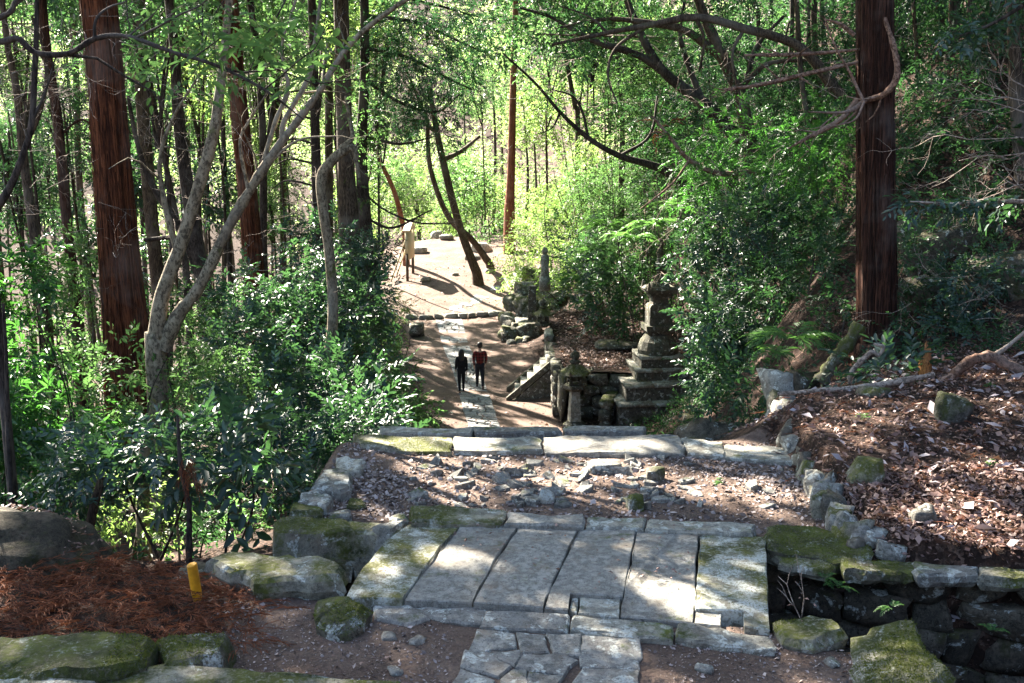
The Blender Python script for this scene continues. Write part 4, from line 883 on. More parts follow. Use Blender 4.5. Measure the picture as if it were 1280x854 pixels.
# ------------------------------------------------------------------ foliage generators
LIT = []      # gaps in the canopy: sun shafts reaching (x, y, z) with radius r
def lit(p, r, t0=.6): LIT.append((np.array(p, float), r, t0))
def sunny(P):
    """True where a leaf at P would stand in one of the open shafts"""
    m = np.zeros(len(P), bool); n = None
    for c, r, t0 in LIT:
        v = P-c; t = v@S; d2 = (v*v).sum(1)-t*t; q = (t > t0) & (d2 < (r*1.5)**2)
        if q.any():
            d = np.sqrt(np.maximum(d2[q], 0)); w = P[q]-t[q][:, None]*S
            m[np.where(q)[0][d < r*(1+.35*fbm(w/r*1.3, 77, 1, 2))]] = True
    return m
def leaves_mesh(P, D, N, L, W, fold=.25, six=False):
    s = unit(np.cross(D, N)); N = np.cross(s, D); L = L[:, None]; W = W[:, None]; n = len(P)
    if six:
        up = N*W*fold
        V = np.stack([P, P+D*L*.32+s*W*.5+up, P+D*L*.72+s*W*.40+up*.6-N*L*.05, P+D*L-N*L*.14, P+D*L*.72-s*W*.40+up*.6-N*L*.05, P+D*L*.32-s*W*.5+up], 1).reshape(-1, 3)
        b = np.arange(n)[:, None]*6; F = np.concatenate([b+np.array([[0, 1, 2, 3]]), b+np.array([[0, 3, 4, 5]])])
    else:
        V = np.stack([P, P+D*L*.45+s*W*.5+N*W*fold, P+D*L-N*L*.1, P+D*L*.45-s*W*.5+N*W*fold], 1).reshape(-1, 3)
        b = np.arange(n)[:, None]*4; F = np.concatenate([b+np.array([[0, 1, 2]]), b+np.array([[0, 2, 3]])])
    return V, F
def sprays(B, D, SL, m, LL, LW, ang=50, droop=.25, jit=.30, start=.2, taper=.35, flat=1.0):
    """leafy twigs: B bases, D directions, SL lengths; m leaves each, alternating left and right"""
    n = len(B); t = np.linspace(start, 1, m)[None, :, None]
    pos = B[:, None]+D[:, None]*SL[:, None, None]*t-np.array([0, 0, 1.])*(droop*SL[:, None, None]*t*t)
    tan = unit(np.broadcast_to(D[:, None], pos.shape)-np.array([0, 0, 1.])*(2*droop*t))
    up = np.array([0, 0, 1.])+RG.normal(size=(n, 1, 3))*.35/flat
    side = unit(np.cross(tan, np.broadcast_to(up, tan.shape))); nor = np.cross(side, tan)
    sg = np.where(np.arange(m) % 2, 1., -1.)[None, :, None]; a = np.radians(ang*(1-taper*t*.8))*RG.uniform(.75, 1.2, (n, m, 1))
    a = np.where(np.arange(m)[None, :, None] == m-1, a*.2, a)
    d = unit(tan*np.cos(a)+side*sg*np.sin(a)+RG.normal(size=pos.shape)*jit*.5)
    nn = unit(nor+RG.normal(size=pos.shape)*jit); L = LL*RG.uniform(.65, 1.2, (n, m))*(1-taper*(np.abs(t[..., 0]-.45)))
    return pos.reshape(-1, 3), d.reshape(-1, 3), nn.reshape(-1, 3), L.ravel(), L.ravel()*LW
DENS = 4.5
KINDS = {  # material, leaf length, width ratio, leaves per spray, spray length, angle, droop, jitter, six
 'glossy': ('lf_glossy', .105, .40, 9, .36, 55, .12, .34, True), 'dark': ('lf_dark', .09, .42, 9, .36, 52, .2, .35, False),
 'broad': ('lf_glossy', .125, .42, 9, .36, 58, .12, .3, True), 'mid': ('lf_mid', .085, .45, 9, .36, 55, .2, .4, False), 'green': ('lf_green', .17, .26, 8, .34, 48, .35, .35, True),
 'bright': ('lf_bright', .085, .42, 9, .38, 55, .2, .42, False), 'yellow': ('lf_yellow', .12, .5, 8, .5, 55, .2, .45, False),
 'needle': ('lf_needle', .12, .28, 14, .5, 40, .35, .45, False), 'fern': ('lf_fern', .10, .22, 20, .55, 68, .5, .12, False), 'nandina': ('lf_green', .075, .26, 18, .42, 52, .35, .30, False)}
def foliage(name, blobs, kind, dens, parent, seed=0, scale=1.0, outward=.8, gate=True, hollow=.5, mat=None):
    mt, ll, lw, m, sl, ang, dr, jt, six = KINDS[kind]; rg = np.random.default_rng(seed); Bs = []; Ds = []
    for c, r in blobs:
        c = np.asarray(c, float); r = np.broadcast_to(np.asarray(r, float), (3,)); area = (r[0]*r[1]+r[0]*r[2]+r[1]*r[2])
        n = max(4, int(DENS*dens*area/(scale*scale)*2.6)); u = unit(rg.normal(size=(n, 3))); rad = rg.uniform(hollow, 1.0, n)**.6
        rad *= 1+.22*fbm(u*2.1+c, seed+3, 1, 2); Bs.append(c+u*r*rad[:, None]); Ds.append(unit(u*outward+rg.normal(size=(n, 3))*.5+np.array([0, 0, .12])))
    B = np.concatenate(Bs); D = np.concatenate(Ds)
    if kind in ('needle',): D[:, 2] -= .25; D = unit(D)
    P, d, nn, L, W = sprays(B, D, sl*scale*rg.uniform(.6, 1.25, len(B)), m, ll*scale, lw, ang, dr, jt)
    if gate and LIT:
        k = ~sunny(P); P, d, nn, L, W = P[k], d[k], nn[k], L[k], W[k]
    if len(P) == 0: return None
    V, F = leaves_mesh(P, d, nn, L, W, .22, six); return add(name, V, F, M[mat or mt], parent)
def lumps(c, r, n, seed):
    """an uneven crown: one core plus n knobs"""
    rg = np.random.default_rng(seed); c = np.asarray(c, float); r = np.asarray(r, float); out = [(c, r*.66)]
    for k in range(n):
        u = unit(rg.normal(size=3)); u[2] = u[2]*.8+.1; out.append((c+u*r*rg.uniform(.5, .8), r*rg.uniform(.30, .52)))
    return out
def shrub(px, py, rx, ry, d, kind, label, group=None, dens=9.0, name='shrub', scale=1.0, seed=None, stem=True, mat=None, depth=.9):
    h = on_ground(px, py)[1]
    if px > 600 and d > h-.25: d = h-.25
    seed = seed if seed is not None else int(px*7+py*13+d); c = aty(px, py, d); k = np.linalg.norm(c-[0, 0, EYE])/FPX; g = gz(c[0], c[1])
    R = np.array([rx*k, max(rx, ry)*k*depth, ry*k]); base = np.array([c[0], c[1], min(g, c[2]-R[2]*.6)])
    t = empty(name, base, label, 'shrub', group)
    scale *= np.random.default_rng(seed+9).choice([.8, .95, 1.1, 1.35]); bl = lumps(c, R, 7, seed); lo = c[2]-R[2]-base[2]
    if lo > .15*R[2] and not (d < 9.6 and px < 400):
        for q in range(1, 1+min(3, int(lo/(R[2]*.7))+1)): bl.append((c-[0, 0, R[2]*.75*q], R*[.75, .75, .6]))
    foliage('foliage', bl, kind, dens, t, seed, scale, mat=mat)
    if stem:
        rg = np.random.default_rng(seed)
        for q in range(2):
            e = c+rg.normal(size=3)*R*.5; mid = base*.45+e*.55+rg.normal(size=3)*R*.30; b0 = base+[rg.normal()*.1*R[0], rg.normal()*.1, -.1]
            V, F = tube(smooth_path([b0, mid, e], 5), np.linspace(.022, .006, 11)*max(.5, R[0]**.5), 5, wob=.1, seed=seed+q); add('stem', V, F, M['dark_bark'], t)
    return t
def extend(P, R, up, dn):
    """carry a trunk on past the last points, up (m) and down (m)"""
    t = unit((P[-1]-P[0])[None])[0]
    if up:
        q = np.linspace(0, 1, int(up)+2)[1:]; P = np.vstack([P, P[-1]+t*up*q[:, None]]); R = np.concatenate([R, R[-1]*(1-.7*q)])
    return P, R
def trunk_tree(name, label, L, d, mat, up=8, sides=14, flute=.06, group=None, limbs=(), crown=None, kind='mid', dens=5, cscale=1.6, n=6, root=True, wob=.0, cat='tree', twig_mat=None, seed=0, toground=True, crown_mat=None, gate=True):
    """tree whose trunk follows a photo polyline from the top down to its foot; grows on above the frame"""
    slim = .77 if name == 'cedar_tree' else .52 if name == 'leaning_pine' else .68
    L = [(q[0], q[1], q[2]*slim)+tuple(q[3:]) for q in L]; limbs = [[(q[0], q[1], q[2]*(.74 if name in ('forked_tree', 'cedar_tree') else .88))+tuple(q[3:]) for q in lm] for lm in limbs]
    L = L[::-1] if L[0][1] < L[-1][1] else L
    P, R = pxpath(L, d, n)
    g = gz(P[0][0], P[0][1])
    if toground and P[0][2] > g: P = np.vstack([[P[0]+(P[0]-P[2])*[.3, .3, 0]+[0, 0, g-.15-P[0][2]]], P]); R = np.concatenate([[R[0]*1.15], R])
    if root: R = R*(1+.25*np.exp(-np.linspace(0, 1, len(R))*14))
    P, R = extend(P, R, up, 0)
    if wob: R = R*(1+wob*np.random.default_rng(seed).normal(size=len(R)))
    t = empty(name, P[0], label, cat, group)
    PP = smooth_path(np.column_stack([P, R]), 3)
    V, F = tube(PP[:, :3], PP[:, 3], sides, flute, seed+int(abs(P[0][0])*10)); add('trunk', V, F, M[mat], t, True)
    if name == 'cedar_tree' and d < 26:
        rg = np.random.default_rng(seed+5); nS = 260; zz0 = rg.uniform(P[0][2]+.2, 6.5, nS); ln = rg.uniform(.25, 1.3, nS); th = rg.uniform(0, 6.28, nS); w = rg.uniform(.006, .02, nS)*d/14; Vs = []; k5 = np.arange(5)/4.
        for q in range(nS):
            zq = zz0[q]+ln[q]*k5; cx = np.interp(zq, PP[:, 2], PP[:, 0]); cyy = np.interp(zq, PP[:, 2], PP[:, 1]); rr = np.interp(zq, PP[:, 2], PP[:, 3])*1.06+.004+.03*(k5-.5)**2*rg.uniform(0, 1.5); e = np.array([math.cos(th[q]), math.sin(th[q]), 0]); sdv = np.array([-e[1], e[0], 0]); tw = rg.normal()*.03*k5
            c_ = np.column_stack([cx, cyy, zq])+e*rr[:, None]+sdv*tw[:, None]; ww = w[q]*np.array([.5, 1, 1, .8, .2]); Vs.append(np.stack([c_-sdv*ww[:, None], c_+e*.006, c_+sdv*ww[:, None]], 1).reshape(-1, 3))
        V = np.concatenate(Vs); f1 = np.concatenate([[[i*3, i*3+1, i*3+4, i*3+3], [i*3+1, i*3+2, i*3+5, i*3+4]] for i in range(4)]); F = (np.arange(nS)[:, None, None]*15+f1[None]).reshape(-1, 4); add('bark_strips', V, F, M[mat], t, kind='stuff')
    for q, lm in enumerate(limbs):
        lp, lr = pxpath(lm, d, n); V, F = tube(lp, lr, max(6, sides-5), min(flute*.6, .05), q, wob=.07); add('branch', V, F, M[twig_mat or mat], t, True)
        Ln = np.linalg.norm(np.diff(lp, axis=0), axis=1).sum()
        if 4 < d < 36 and Ln > .7:
            for w in range(4 if d < 20 else 3):
                i0 = int(len(lp)*RG.uniform(.35, .95)); tg = unit((lp[min(i0+1, len(lp)-1)]-lp[i0-1])[None])[0]; d0 = unit((tg+RG.normal(size=3)*.6)[None])[0]; tl = min(1.3, Ln*.35)*RG.uniform(.5, 1.1)
                tp = [lp[i0]]
                for z_ in range(5): d0 = unit((d0+RG.normal(size=3)*.25)[None])[0]; tp.append(tp[-1]+d0*tl/5)
                V, F = tube(np.array(tp), np.linspace(min(lr[i0]*.6, .016), .003, 6), 4); add('twig', V, F, M[twig_mat or mat], t, True)
    if crown is not None:
        foliage('crown', crown, kind, dens, t, seed+int(abs(P[0][1])*3), cscale, gate=gate, mat=crown_mat)
    return t
def twigs(name, starts, length, mat, parent, seed=0, depth=3, r0=.006, spread=.6, grav=0.0, label=None, cat=None, n=3, group=None):
    """bare branching twigs"""
    if len(starts) > 1:
        for q, s in enumerate(starts): twigs(name, [s], length, mat, parent, seed*50+q, depth, r0, spread, grav, None, None, n)
        return
    rg = np.random.default_rng(seed); parts = []
    def grow(p, d, L, r, k):
        pts = [p]
        for i in range(4): d = unit((d+rg.normal(size=3)*.22+np.array([0, 0, grav]))[None])[0]; pts.append(pts[-1]+d*L/4)
        parts.append(tube(np.array(pts), np.linspace(r, r*.5, 5), 4, cap=False))
        if k:
            for i in range(n):
                q = rg.integers(1, 5); dd = unit((d+rg.normal(size=3)*spread)[None])[0]; grow(pts[q], dd, L*rg.uniform(.45, .75), r*.6, k-1)
    for p, d in starts: grow(np.asarray(p, float), unit(np.asarray(d, float)[None])[0], length*rg.uniform(.8, 1.2), r0, depth)
    V, F = join(parts); return add(name, V, F, M[mat], parent, True, label, cat, group)

# open shafts in the canopy: bridge, terrace, lower path, clearing, sunny banks
for px, py, z, r in [(575,690,.05,.22),(622,692,.05,.20),(640,700,.05,.09),(700,672,.05,.10),(850,722,.05,.23),(815,742,.05,.16),(930,730,.05,.13),(735,742,.05,.07),(480,705,.05,.14),(640,664,.05,.06),(690,600,0,.25),(760,575,0,.22),(880,610,0,.25),(530,575,0,.22),(900,560,0,.3),(600,560,.05,.3),(900,780,.03,.14),(760,783,.03,.10),(1110,810,.1,.16),(850,835,0,.10),
   (560,552,.05,.35),(480,550,.05,.25),(700,552,.05,.3),(800,552,.05,.3),(505,612,0,.24),(470,600,0,.12),(700,610,0,.16),(625,590,0,.14),(840,590,0,.12),(930,595,0,.15),(950,575,0,.2),(735,580,0,.12),(560,600,0,.12),(420,590,.05,.15),(790,630,0,.12),(930,620,0,.08),
   (1130,600,.4,.16),(1230,560,.45,.16),(1100,530,.4,.14),(1200,640,.35,.12),(1180,500,.45,.14),(1060,560,.35,.10),(1020,600,.3,.08),(970,500,.3,.16),(1120,705,.05,.12),(1040,560,.3,.1),(1270,480,.5,.15),(1150,470,.5,.12),(1240,610,.4,.12),(1160,620,.4,.1)]:
    lit(atz(px, py, z), r*(1.7 if z > .25 else 1.45 if z == 0 else 1.1), 1.0)
for px, py, r in [(550,455,.3),(540,500,.3),(520,540,.3),(575,420,.5),(600,530,.5),(590,510,.35),(650,455,.35),(640,520,.35),(560,400,.4),(615,430,.3),(700,535,.4),(530,435,.3),(655,470,.25),(545,480,.2),(610,500,.2),(560,430,.3),
   (570,360,1.6),(600,375,1.5),(630,365,1.2),(520,340,1.0),(500,335,.9),(560,385,1.0),(545,350,1.2),(590,350,1.2),(640,345,.9),(530,300,.9),(575,310,.9),(620,320,.7),(515,372,.6),(480,325,.9),(640,330,.6),(560,330,1.0),(535,325,.9),(500,360,.8)]:
    lit(on_ground(px, py), r, 2.6 if py < 396 else 1.0)
for x in np.linspace(50, 64, 5):
    for yv in (-6, -4, -2, 0): lit((yv, x, -3.2), 1.6, 3.0)
for px, py, d, r in [(660,290,52,1.6),(690,240,49,2.0),(740,230,46,2.0),(650,220,56,1.8),(780,200,44,1.4),(700,190,50,1.6),(640,330,50,.9),(800,250,40,1.2),(760,290,40,.9),(730,320,42,.8),(690,320,46,1.0),
   (900,170,22,.4),(950,150,21,.4),(1000,160,20,.25),(900,400,19,.2),(870,330,21,.25),(1190,245,10,.35),(1240,245,10,.3),(1100,460,11,.25),(850,420,20,.2),(830,340,32,.3),(690,500,31,.4),(718,480,30,.3),(680,380,44,.8),(650,390,44,.6),(800,120,30,.7),(850,140,28,.6),(1030,330,15,.25),(1040,460,12.5,.2),
   (190,300,12,.3),(250,380,12,.35),(330,230,12,.3),(400,120,12,.3),(220,250,12,.3),(125,150,15,.3),(135,300,15,.3),(145,390,15,.25),(1075,100,13,.25),(1078,250,13,.25),(1078,350,13,.25),(640,120,62,1.4),(640,210,62,1.2),(415,430,18,.3),
   (200,640,9.5,.6),(150,660,9.5,.5),(280,620,9,.35),(90,400,11,.5),(40,430,11,.4),(300,540,9,.3),(230,560,8.5,.35),(180,540,8.5,.3),(120,560,8.5,.3),(380,560,12,.5),(450,520,14,.6),(420,500,14,.5),(340,380,19,.9),(320,330,20,.8),(390,340,20,.7),(430,380,22,.8),(480,480,22,.6),(500,380,33,.9),(350,470,14,.5),(330,590,10,.4),(60,600,8.5,.3),(250,500,11,.4),(340,650,9.5,.4)]:
    lit(aty(px, py, d), r, .8)

# small flecks of sun everywhere under the trees
for q in range(70): lit(atz(RG.uniform(1000, 1280), RG.uniform(480, 690), .38), RG.uniform(.05, .17), 1.0)
for q in range(26): lit(atz(RG.uniform(440, 1000), RG.uniform(555, 640), 0), RG.uniform(.08, .24), 1.0)
for q in range(45): lit(on_ground(RG.uniform(505, 700), RG.uniform(400, 540)), RG.uniform(.12, .32), 1.0)
for q in range(90):
    px, py = RG.uniform(0, 520), RG.uniform(300, 660); d = np.interp(py, [300, 400, 540, 660], [22, 16, 11, 9])*RG.uniform(.8, 1.15); lit(aty(px, py, d), RG.uniform(.10, .34)*d/12, .8)
for q in range(30):
    px, py = RG.uniform(830, 1060), RG.uniform(120, 470); lit(aty(px, py, RG.uniform(16, 22)), RG.uniform(.10, .28), .6)
for q in range(40): lit(aty(RG.uniform(0, 480), RG.uniform(0, 300), RG.uniform(22, 50)), RG.uniform(.4, 1.3), .8)
# ------------------------------------------------------------------ trees that can be told apart
def blob(x, y, z, r): return ((x, y, z), r)
def px_blobs(L, depth=.9):
    out = []
    for px, py, rx, ry, d in L:
        c = aty(px, py, d); k = d/FPX; out.append((c, np.array([rx*k, max(rx, ry)*k*depth, ry*k])))
    return out
trunk_tree('cedar_tree', 'massive straight red-barked cedar rising on the left', [(106,-60,46),(122,0,46),(140,210,50),(158,425,57)], 15, 'cedar', 14, 44, .13, None, (), [blob(-6.6,15.2,11,(2.4,2.4,1.6)), blob(-6.8,15,14,(2,2,1.8)), blob(-6.8,15,17.5,(1.4,1.4,2.2))], 'needle', 3.2, 2.2)
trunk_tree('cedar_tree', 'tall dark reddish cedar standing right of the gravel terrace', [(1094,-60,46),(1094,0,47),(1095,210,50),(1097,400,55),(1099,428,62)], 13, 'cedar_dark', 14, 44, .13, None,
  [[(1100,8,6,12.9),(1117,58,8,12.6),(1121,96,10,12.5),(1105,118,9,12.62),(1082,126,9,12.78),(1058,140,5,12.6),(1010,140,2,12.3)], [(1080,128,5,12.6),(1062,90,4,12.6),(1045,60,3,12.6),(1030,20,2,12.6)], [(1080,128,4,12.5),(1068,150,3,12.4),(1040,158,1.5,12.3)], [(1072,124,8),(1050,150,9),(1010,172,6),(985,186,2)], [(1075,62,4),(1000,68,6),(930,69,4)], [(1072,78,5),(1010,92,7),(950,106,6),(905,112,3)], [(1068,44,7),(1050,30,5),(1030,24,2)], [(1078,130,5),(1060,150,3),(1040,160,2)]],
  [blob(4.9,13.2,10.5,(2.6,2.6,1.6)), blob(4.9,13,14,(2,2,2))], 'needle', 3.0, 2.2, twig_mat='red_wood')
trunk_tree('forked_tree', 'pale grey smooth-barked tree forking from the ground, longer limb sweeping up right', [(290,-60,12),(285,20,13),(274,120,17),(264,180,20),(228,300,23),(203,370,25),(194,436,29)], 12, 'grey_bark', 4, 12, .03, None,
  [[(204,436,26),(222,395,21),(250,357,19),(285,285,18),(312,238,17),(345,187,15),(380,140,13),(400,112,11),(425,72,10),(455,38,9),(515,-6,8)], [(352,172,10),(356,150,9),(384,100,8),(392,60,6),(402,-10,5)], [(330,200,8),(345,150,8),(360,110,7),(352,60,4),(370,0,4)], [(222,318,11),(205,250,9),(200,200,7),(215,150,5),(245,100,3)], [(300,258,7),(330,212,6),(372,176,4),(420,170,2)], [(310,235,7),(300,180,5),(312,150,4),(345,100,2)]], [blob(-3.4,12.5,7.6,(2.0,1.6,1.0)), blob(-1.4,12.5,7.6,(1.6,1.6,.9)), blob(-.6,12.2,8.2,(1.3,1.2,.8))], 'mid', 3.5, 1.3, wob=.02)
trunk_tree('cedar_tree', 'slim dark cedar with shaggy red foot just right of the forked grey tree', [(283,-50,22),(287,0,22),(300,150,25),(312,270,27),(322,412,33)], 24, 'cedar', 10, 14, .09, None, (), [blob(-7.6,24.5,12,(2.8,2.8,1.8)), blob(-7.8,24.5,15.5,(2.4,2.4,2)), blob(-7.8,24.5,19,(1.6,1.6,2))], 'needle', 2.8, 2.4)
trunk_tree('crooked_tree', 'crooked grey-brown trunk with an elbow halfway up among the glaucous shrubs', [(428,185,9),(414,202,18),(402,222,20),(404,262,18),(412,320,18),(416,400,19),(406,478,20)], 18, 'grey_bark', 0, 11, .04, None, [[(426,186,10),(440,172,7),(437,150,5),(432,120,4)], [(416,200,13),(440,184,12),(446,205,7),(449,222,4)]], px_blobs([(430,120,40,25,18.3)]), 'mid', 4, 1.2, seed=4)
trunk_tree('grey_tree', 'stout dark grey trunk behind the crooked one', [(425,-40,26),(428,60,27),(432,190,30),(436,260,36),(440,345,44)], 27, 'brown_bark', 9, 12, .06, None, (), [blob(-5,27.5,13,(3.4,3.4,2)), blob(-4,26.5,11,(2,2,1.2))], 'dark', 2.2, 2.2)
trunk_tree('dark_tree', 'blackish trunk with short dead side branches beside the stout grey one', [(388,-40,14),(392,60,15),(394,160,17),(398,280,20)], 30, 'dark_bark', 9, 10, .05, None, [[(393,y,4),(375-k*4,y-6,3),(352-k*3,y-4+k*2,1)] for k, y in enumerate((120,150,180,205,232))], [blob(-6.5,30,14,(3,3,2))], 'needle', 2.4, 2.4)
trunk_tree('dark_tree', 'dark trunk wrapped in small ivy leaves left of the clearing', [(455,-40,15),(456,90,17),(452,180,20),(455,260,24),(462,350,30)], 33, 'dark_bark', 8, 11, .05, None, [[(456,100,6),(500,128,5),(545,140,3),(575,118,2)],[(456,60,6),(510,72,5),(560,98,3),(590,112,2)],[(456,20,6),(520,28,5),(570,50,3),(606,66,2)],[(456,-10,6),(520,0,4),(600,22,2)],[(454,170,5),(500,180,4),(545,170,2)],[(454,240,4),(480,262,3),(520,278,3),(565,280,2)],[(454,270,4),(490,285,4),(540,262,2)]], px_blobs([(500,24,36,12,33),(545,14,36,14,32),(575,48,34,14,33),(522,66,40,11,32),(482,88,30,10,33),(562,92,34,12,34),(500,122,30,9,33),(538,138,30,9,32),(585,112,24,10,34),(604,24,30,12,34),(474,52,26,12,33),(545,168,22,8,33),(520,100,26,9,31),(600,70,22,10,33)]), 'needle', 11, 1.3, gate=False)
t = empty('ivy', aty(458, 260, 32.6), 'small-leaved ivy climbing the dark trunk left of the clearing', 'ivy'); foliage('foliage', px_blobs([(462,150,22,40,32.6),(458,220,18,40,32.6)]), 'mid', 7, t, 77, 1.2)
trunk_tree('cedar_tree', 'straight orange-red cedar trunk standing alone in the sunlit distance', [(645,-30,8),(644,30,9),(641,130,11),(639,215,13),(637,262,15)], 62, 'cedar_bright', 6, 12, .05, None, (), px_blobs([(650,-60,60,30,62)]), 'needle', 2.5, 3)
trunk_tree('leaning_pine', 'dark trunk leaning left over the clearing, casting no leaves low down', [(536,110,12),(546,165,14),(556,212,17),(575,285,18),(596,342,21)], 55, 'brown_bark', 0, 11, .05, None, [[(552,200,8),(575,190,6),(600,170,4)], [(545,165,6),(520,150,4),(500,160,2)]], px_blobs([(530,90,60,40,55),(560,60,50,40,55),(490,100,40,30,54)]), 'needle', 4, 2.2)
trunk_tree('leaning_pine', 'second leaning trunk crossing behind the first at the clearing', [(534,150,10),(538,210,12),(560,270,14),(590,300,15),(612,330,17)], 58, 'brown_bark', 4, 10, .05, None, (), px_blobs([(520,60,50,40,58)]), 'needle', 4, 2.4)
trunk_tree('slanting_tree', 'thin orange trunk slanting down to the notice board', [(440,110,7),(470,190,8),(492,238,9),(506,290,10)], 60, 'cedar_bright', 3, 8, .03, None, (), None)
trunk_tree('thin_tree', 'slender reddish-brown trunk left of the massive cedar', [(50,-30,14),(58,60,15),(72,150,16),(82,260,17),(97,405,19)], 22, 'cedar_dark', 8, 10, .06, None, [[(60,80,4),(40,60,3),(10,70,2)], [(75,170,4),(100,150,3),(120,160,1)]], [blob(-11,22,11,(3,3,2)), blob(-11,22,14,(2.4,2.4,2))], 'needle', 2.6, 2.3)
trunk_tree('thin_tree', 'pale curving trunk near the left edge', [(10,60,10),(22,120,12),(30,200,14),(44,300,17),(55,380,18)], 20, 'brown_bark', 5, 9, .05, None, [[(28,190,6),(50,140,6),(58,80,4),(40,20,3)]], [blob(-10.3,20,8.5,(2,2,1.4))], 'mid', 3, 1.7)
trunk_tree('thin_tree', 'dark bent sapling trunk cutting in at the left edge', [(45,60,9),(40,150,10),(30,190,10),(12,235,12),(-14,275,13)], 9, 'dark_bark', 1, 9, .04, None, [[(40,150,5),(55,120,3),(70,70,2)]], None)
trunk_tree('dark_tree', 'dark double trunk between the massive cedar and the slim one', [(218,60,16),(224,160,20),(238,260,24),(252,340,26),(266,425,28)], 28, 'dark_bark', 9, 10, .05, None, [[(250,330,14),(222,280,12),(190,230,9),(172,180,7),(160,120,5)], [(262,400,10),(245,340,9),(225,300,8),(180,300,5)]], [blob(-9.5,28,12,(3.4,3.4,2)), blob(-11,28,10,(2,2,1.4))], 'dark', 2.2, 2.2)
trunk_tree('thin_tree', 'thin dark trunk seen between pale limbs left of centre', [(180,60,7),(200,170,9),(218,260,10),(232,330,11)], 34, 'dark_bark', 6, 8, .04, None, (), [blob(-12,34,13,(3.5,3.5,2))], 'mid', 2, 2.4)
trunk_tree('hill_tree', 'dark leaning trunk on the right bank with bare arching limbs', [(772,-30,10),(800,40,14),(830,90,17),(880,130,22),(935,185,26)], 27, 'dark_bark', 3, 10, .06, None, [[(835,95,12),(800,70,10),(740,50,8),(690,22,5),(650,10,3)], [(880,130,10),(860,80,8),(850,40,6),(858,-10,4)], [(900,150,9),(930,110,8),(945,60,6),(980,20,4)]], px_blobs([(720,-30,80,30,27),(840,-20,80,30,27),(660,20,40,20,27)]), 'mid', 4.5, 1.6)
trunk_tree('hill_tree', 'low black limb reaching out left from the right bank over the sunny bushes', [(628,66,3),(670,105,5),(700,140,7),(735,172,9),(775,195,11),(828,212,15),(880,250,18)], 30, 'dark_bark', 0, 9, .05, None, [[(735,172,5),(728,140,4),(715,120,3),(690,112,2)], [(700,140,4),(690,160,2),(670,168,1)], [(775,195,5),(812,170,4),(822,120,3)]], px_blobs([(640,70,26,14,30),(690,110,20,12,30)]), 'dark', 4, 1.5)
trunk_tree('hill_tree', 'twisted dark tree standing high on the right slope behind the dark cedar', [(860,-40,13),(880,20,17),(905,75,22),(925,120,24),(940,200,26)], 24, 'brown_bark', 3, 10, .07, None, [[(905,75,12),(860,40,10),(820,30,9),(760,24,6),(700,34,3)], [(925,110,8),(960,80,7),(1010,75,4)]], px_blobs([(860,-30,90,30,24),(960,10,60,30,24),(780,10,60,20,24)]), 'dark', 4, 1.6)
trunk_tree('hill_tree', 'grey trunk at the right edge above the rocks', [(1262,-20,16),(1268,60,20),(1272,140,24),(1282,260,28)], 15, 'brown_bark', 4, 10, .06, None, (), px_blobs([(1240,-30,70,30,15)]), 'dark', 4, 1.3)
trunk_tree('hill_tree', 'long dark bough running level across the upper right towards the dark cedar', [(690,56,5),(760,41,8),(810,32,11),(870,22,13),(930,36,15),(1000,60,16),(1050,120,18)], 19, 'brown_bark', 0, 9, .06, None, [[(810,32,6),(770,60,4),(760,95,3),(772,130,2)], [(870,22,6),(880,50,4),(874,90,3)], [(930,36,6),(915,70,4),(925,120,3)], [(760,41,4),(735,20,3),(700,8,2)]], px_blobs([(720,40,36,14,19.5),(770,70,30,14,19.5),(880,60,40,16,20),(930,90,30,14,20)]), 'dark', 5, 1.2, toground=False)
trunk_tree('hill_tree', 'reddish drooping bough with dry tips in front of the right bank', [(815,145,4),(838,172,6),(862,200,8),(900,217,9),(948,214,11)], 21, 'red_wood', 0, 8, .06, None, [[(862,200,4),(840,230,3),(800,262,2)], [(838,172,3),(822,165,2),(806,170,1)]], px_blobs([(822,160,14,10,21)]), 'needle', 5, .9, toground=False, crown_mat='lf_dry')
for k, (L, d, lb) in enumerate([([(1190,-20,7),(1186,90,8),(1180,200,9),(1176,300,11)], 20, 'slim straight stem in the shade right of the dark cedar'), ([(1140,-20,6),(1148,100,7),(1152,220,8)], 21, 'slim stem close behind the right side of the dark cedar'), ([(1215,-20,6),(1205,80,7),(1212,180,8),(1200,260,8)], 18, 'wavering thin stem between dark cedar and right edge'), ([(995,-20,8),(1000,80,9),(1012,180,10),(1018,280,11)], 22, 'slim trunk left of the dark cedar on the slope'), ([(760,-20,6),(770,60,7),(778,140,9)], 44, 'upright thin stem above the sunny bushes'), ([(690,-20,7),(705,60,8),(722,150,9)], 52, 'thin upright trunk right of the orange-red cedar')]):
    trunk_tree('slim_tree', lb, L, d, 'brown_bark', 4, 8, .05, None, (), px_blobs([(L[0][0], -50, 60, 40, d)]), 'dark', 3.5, d/14)
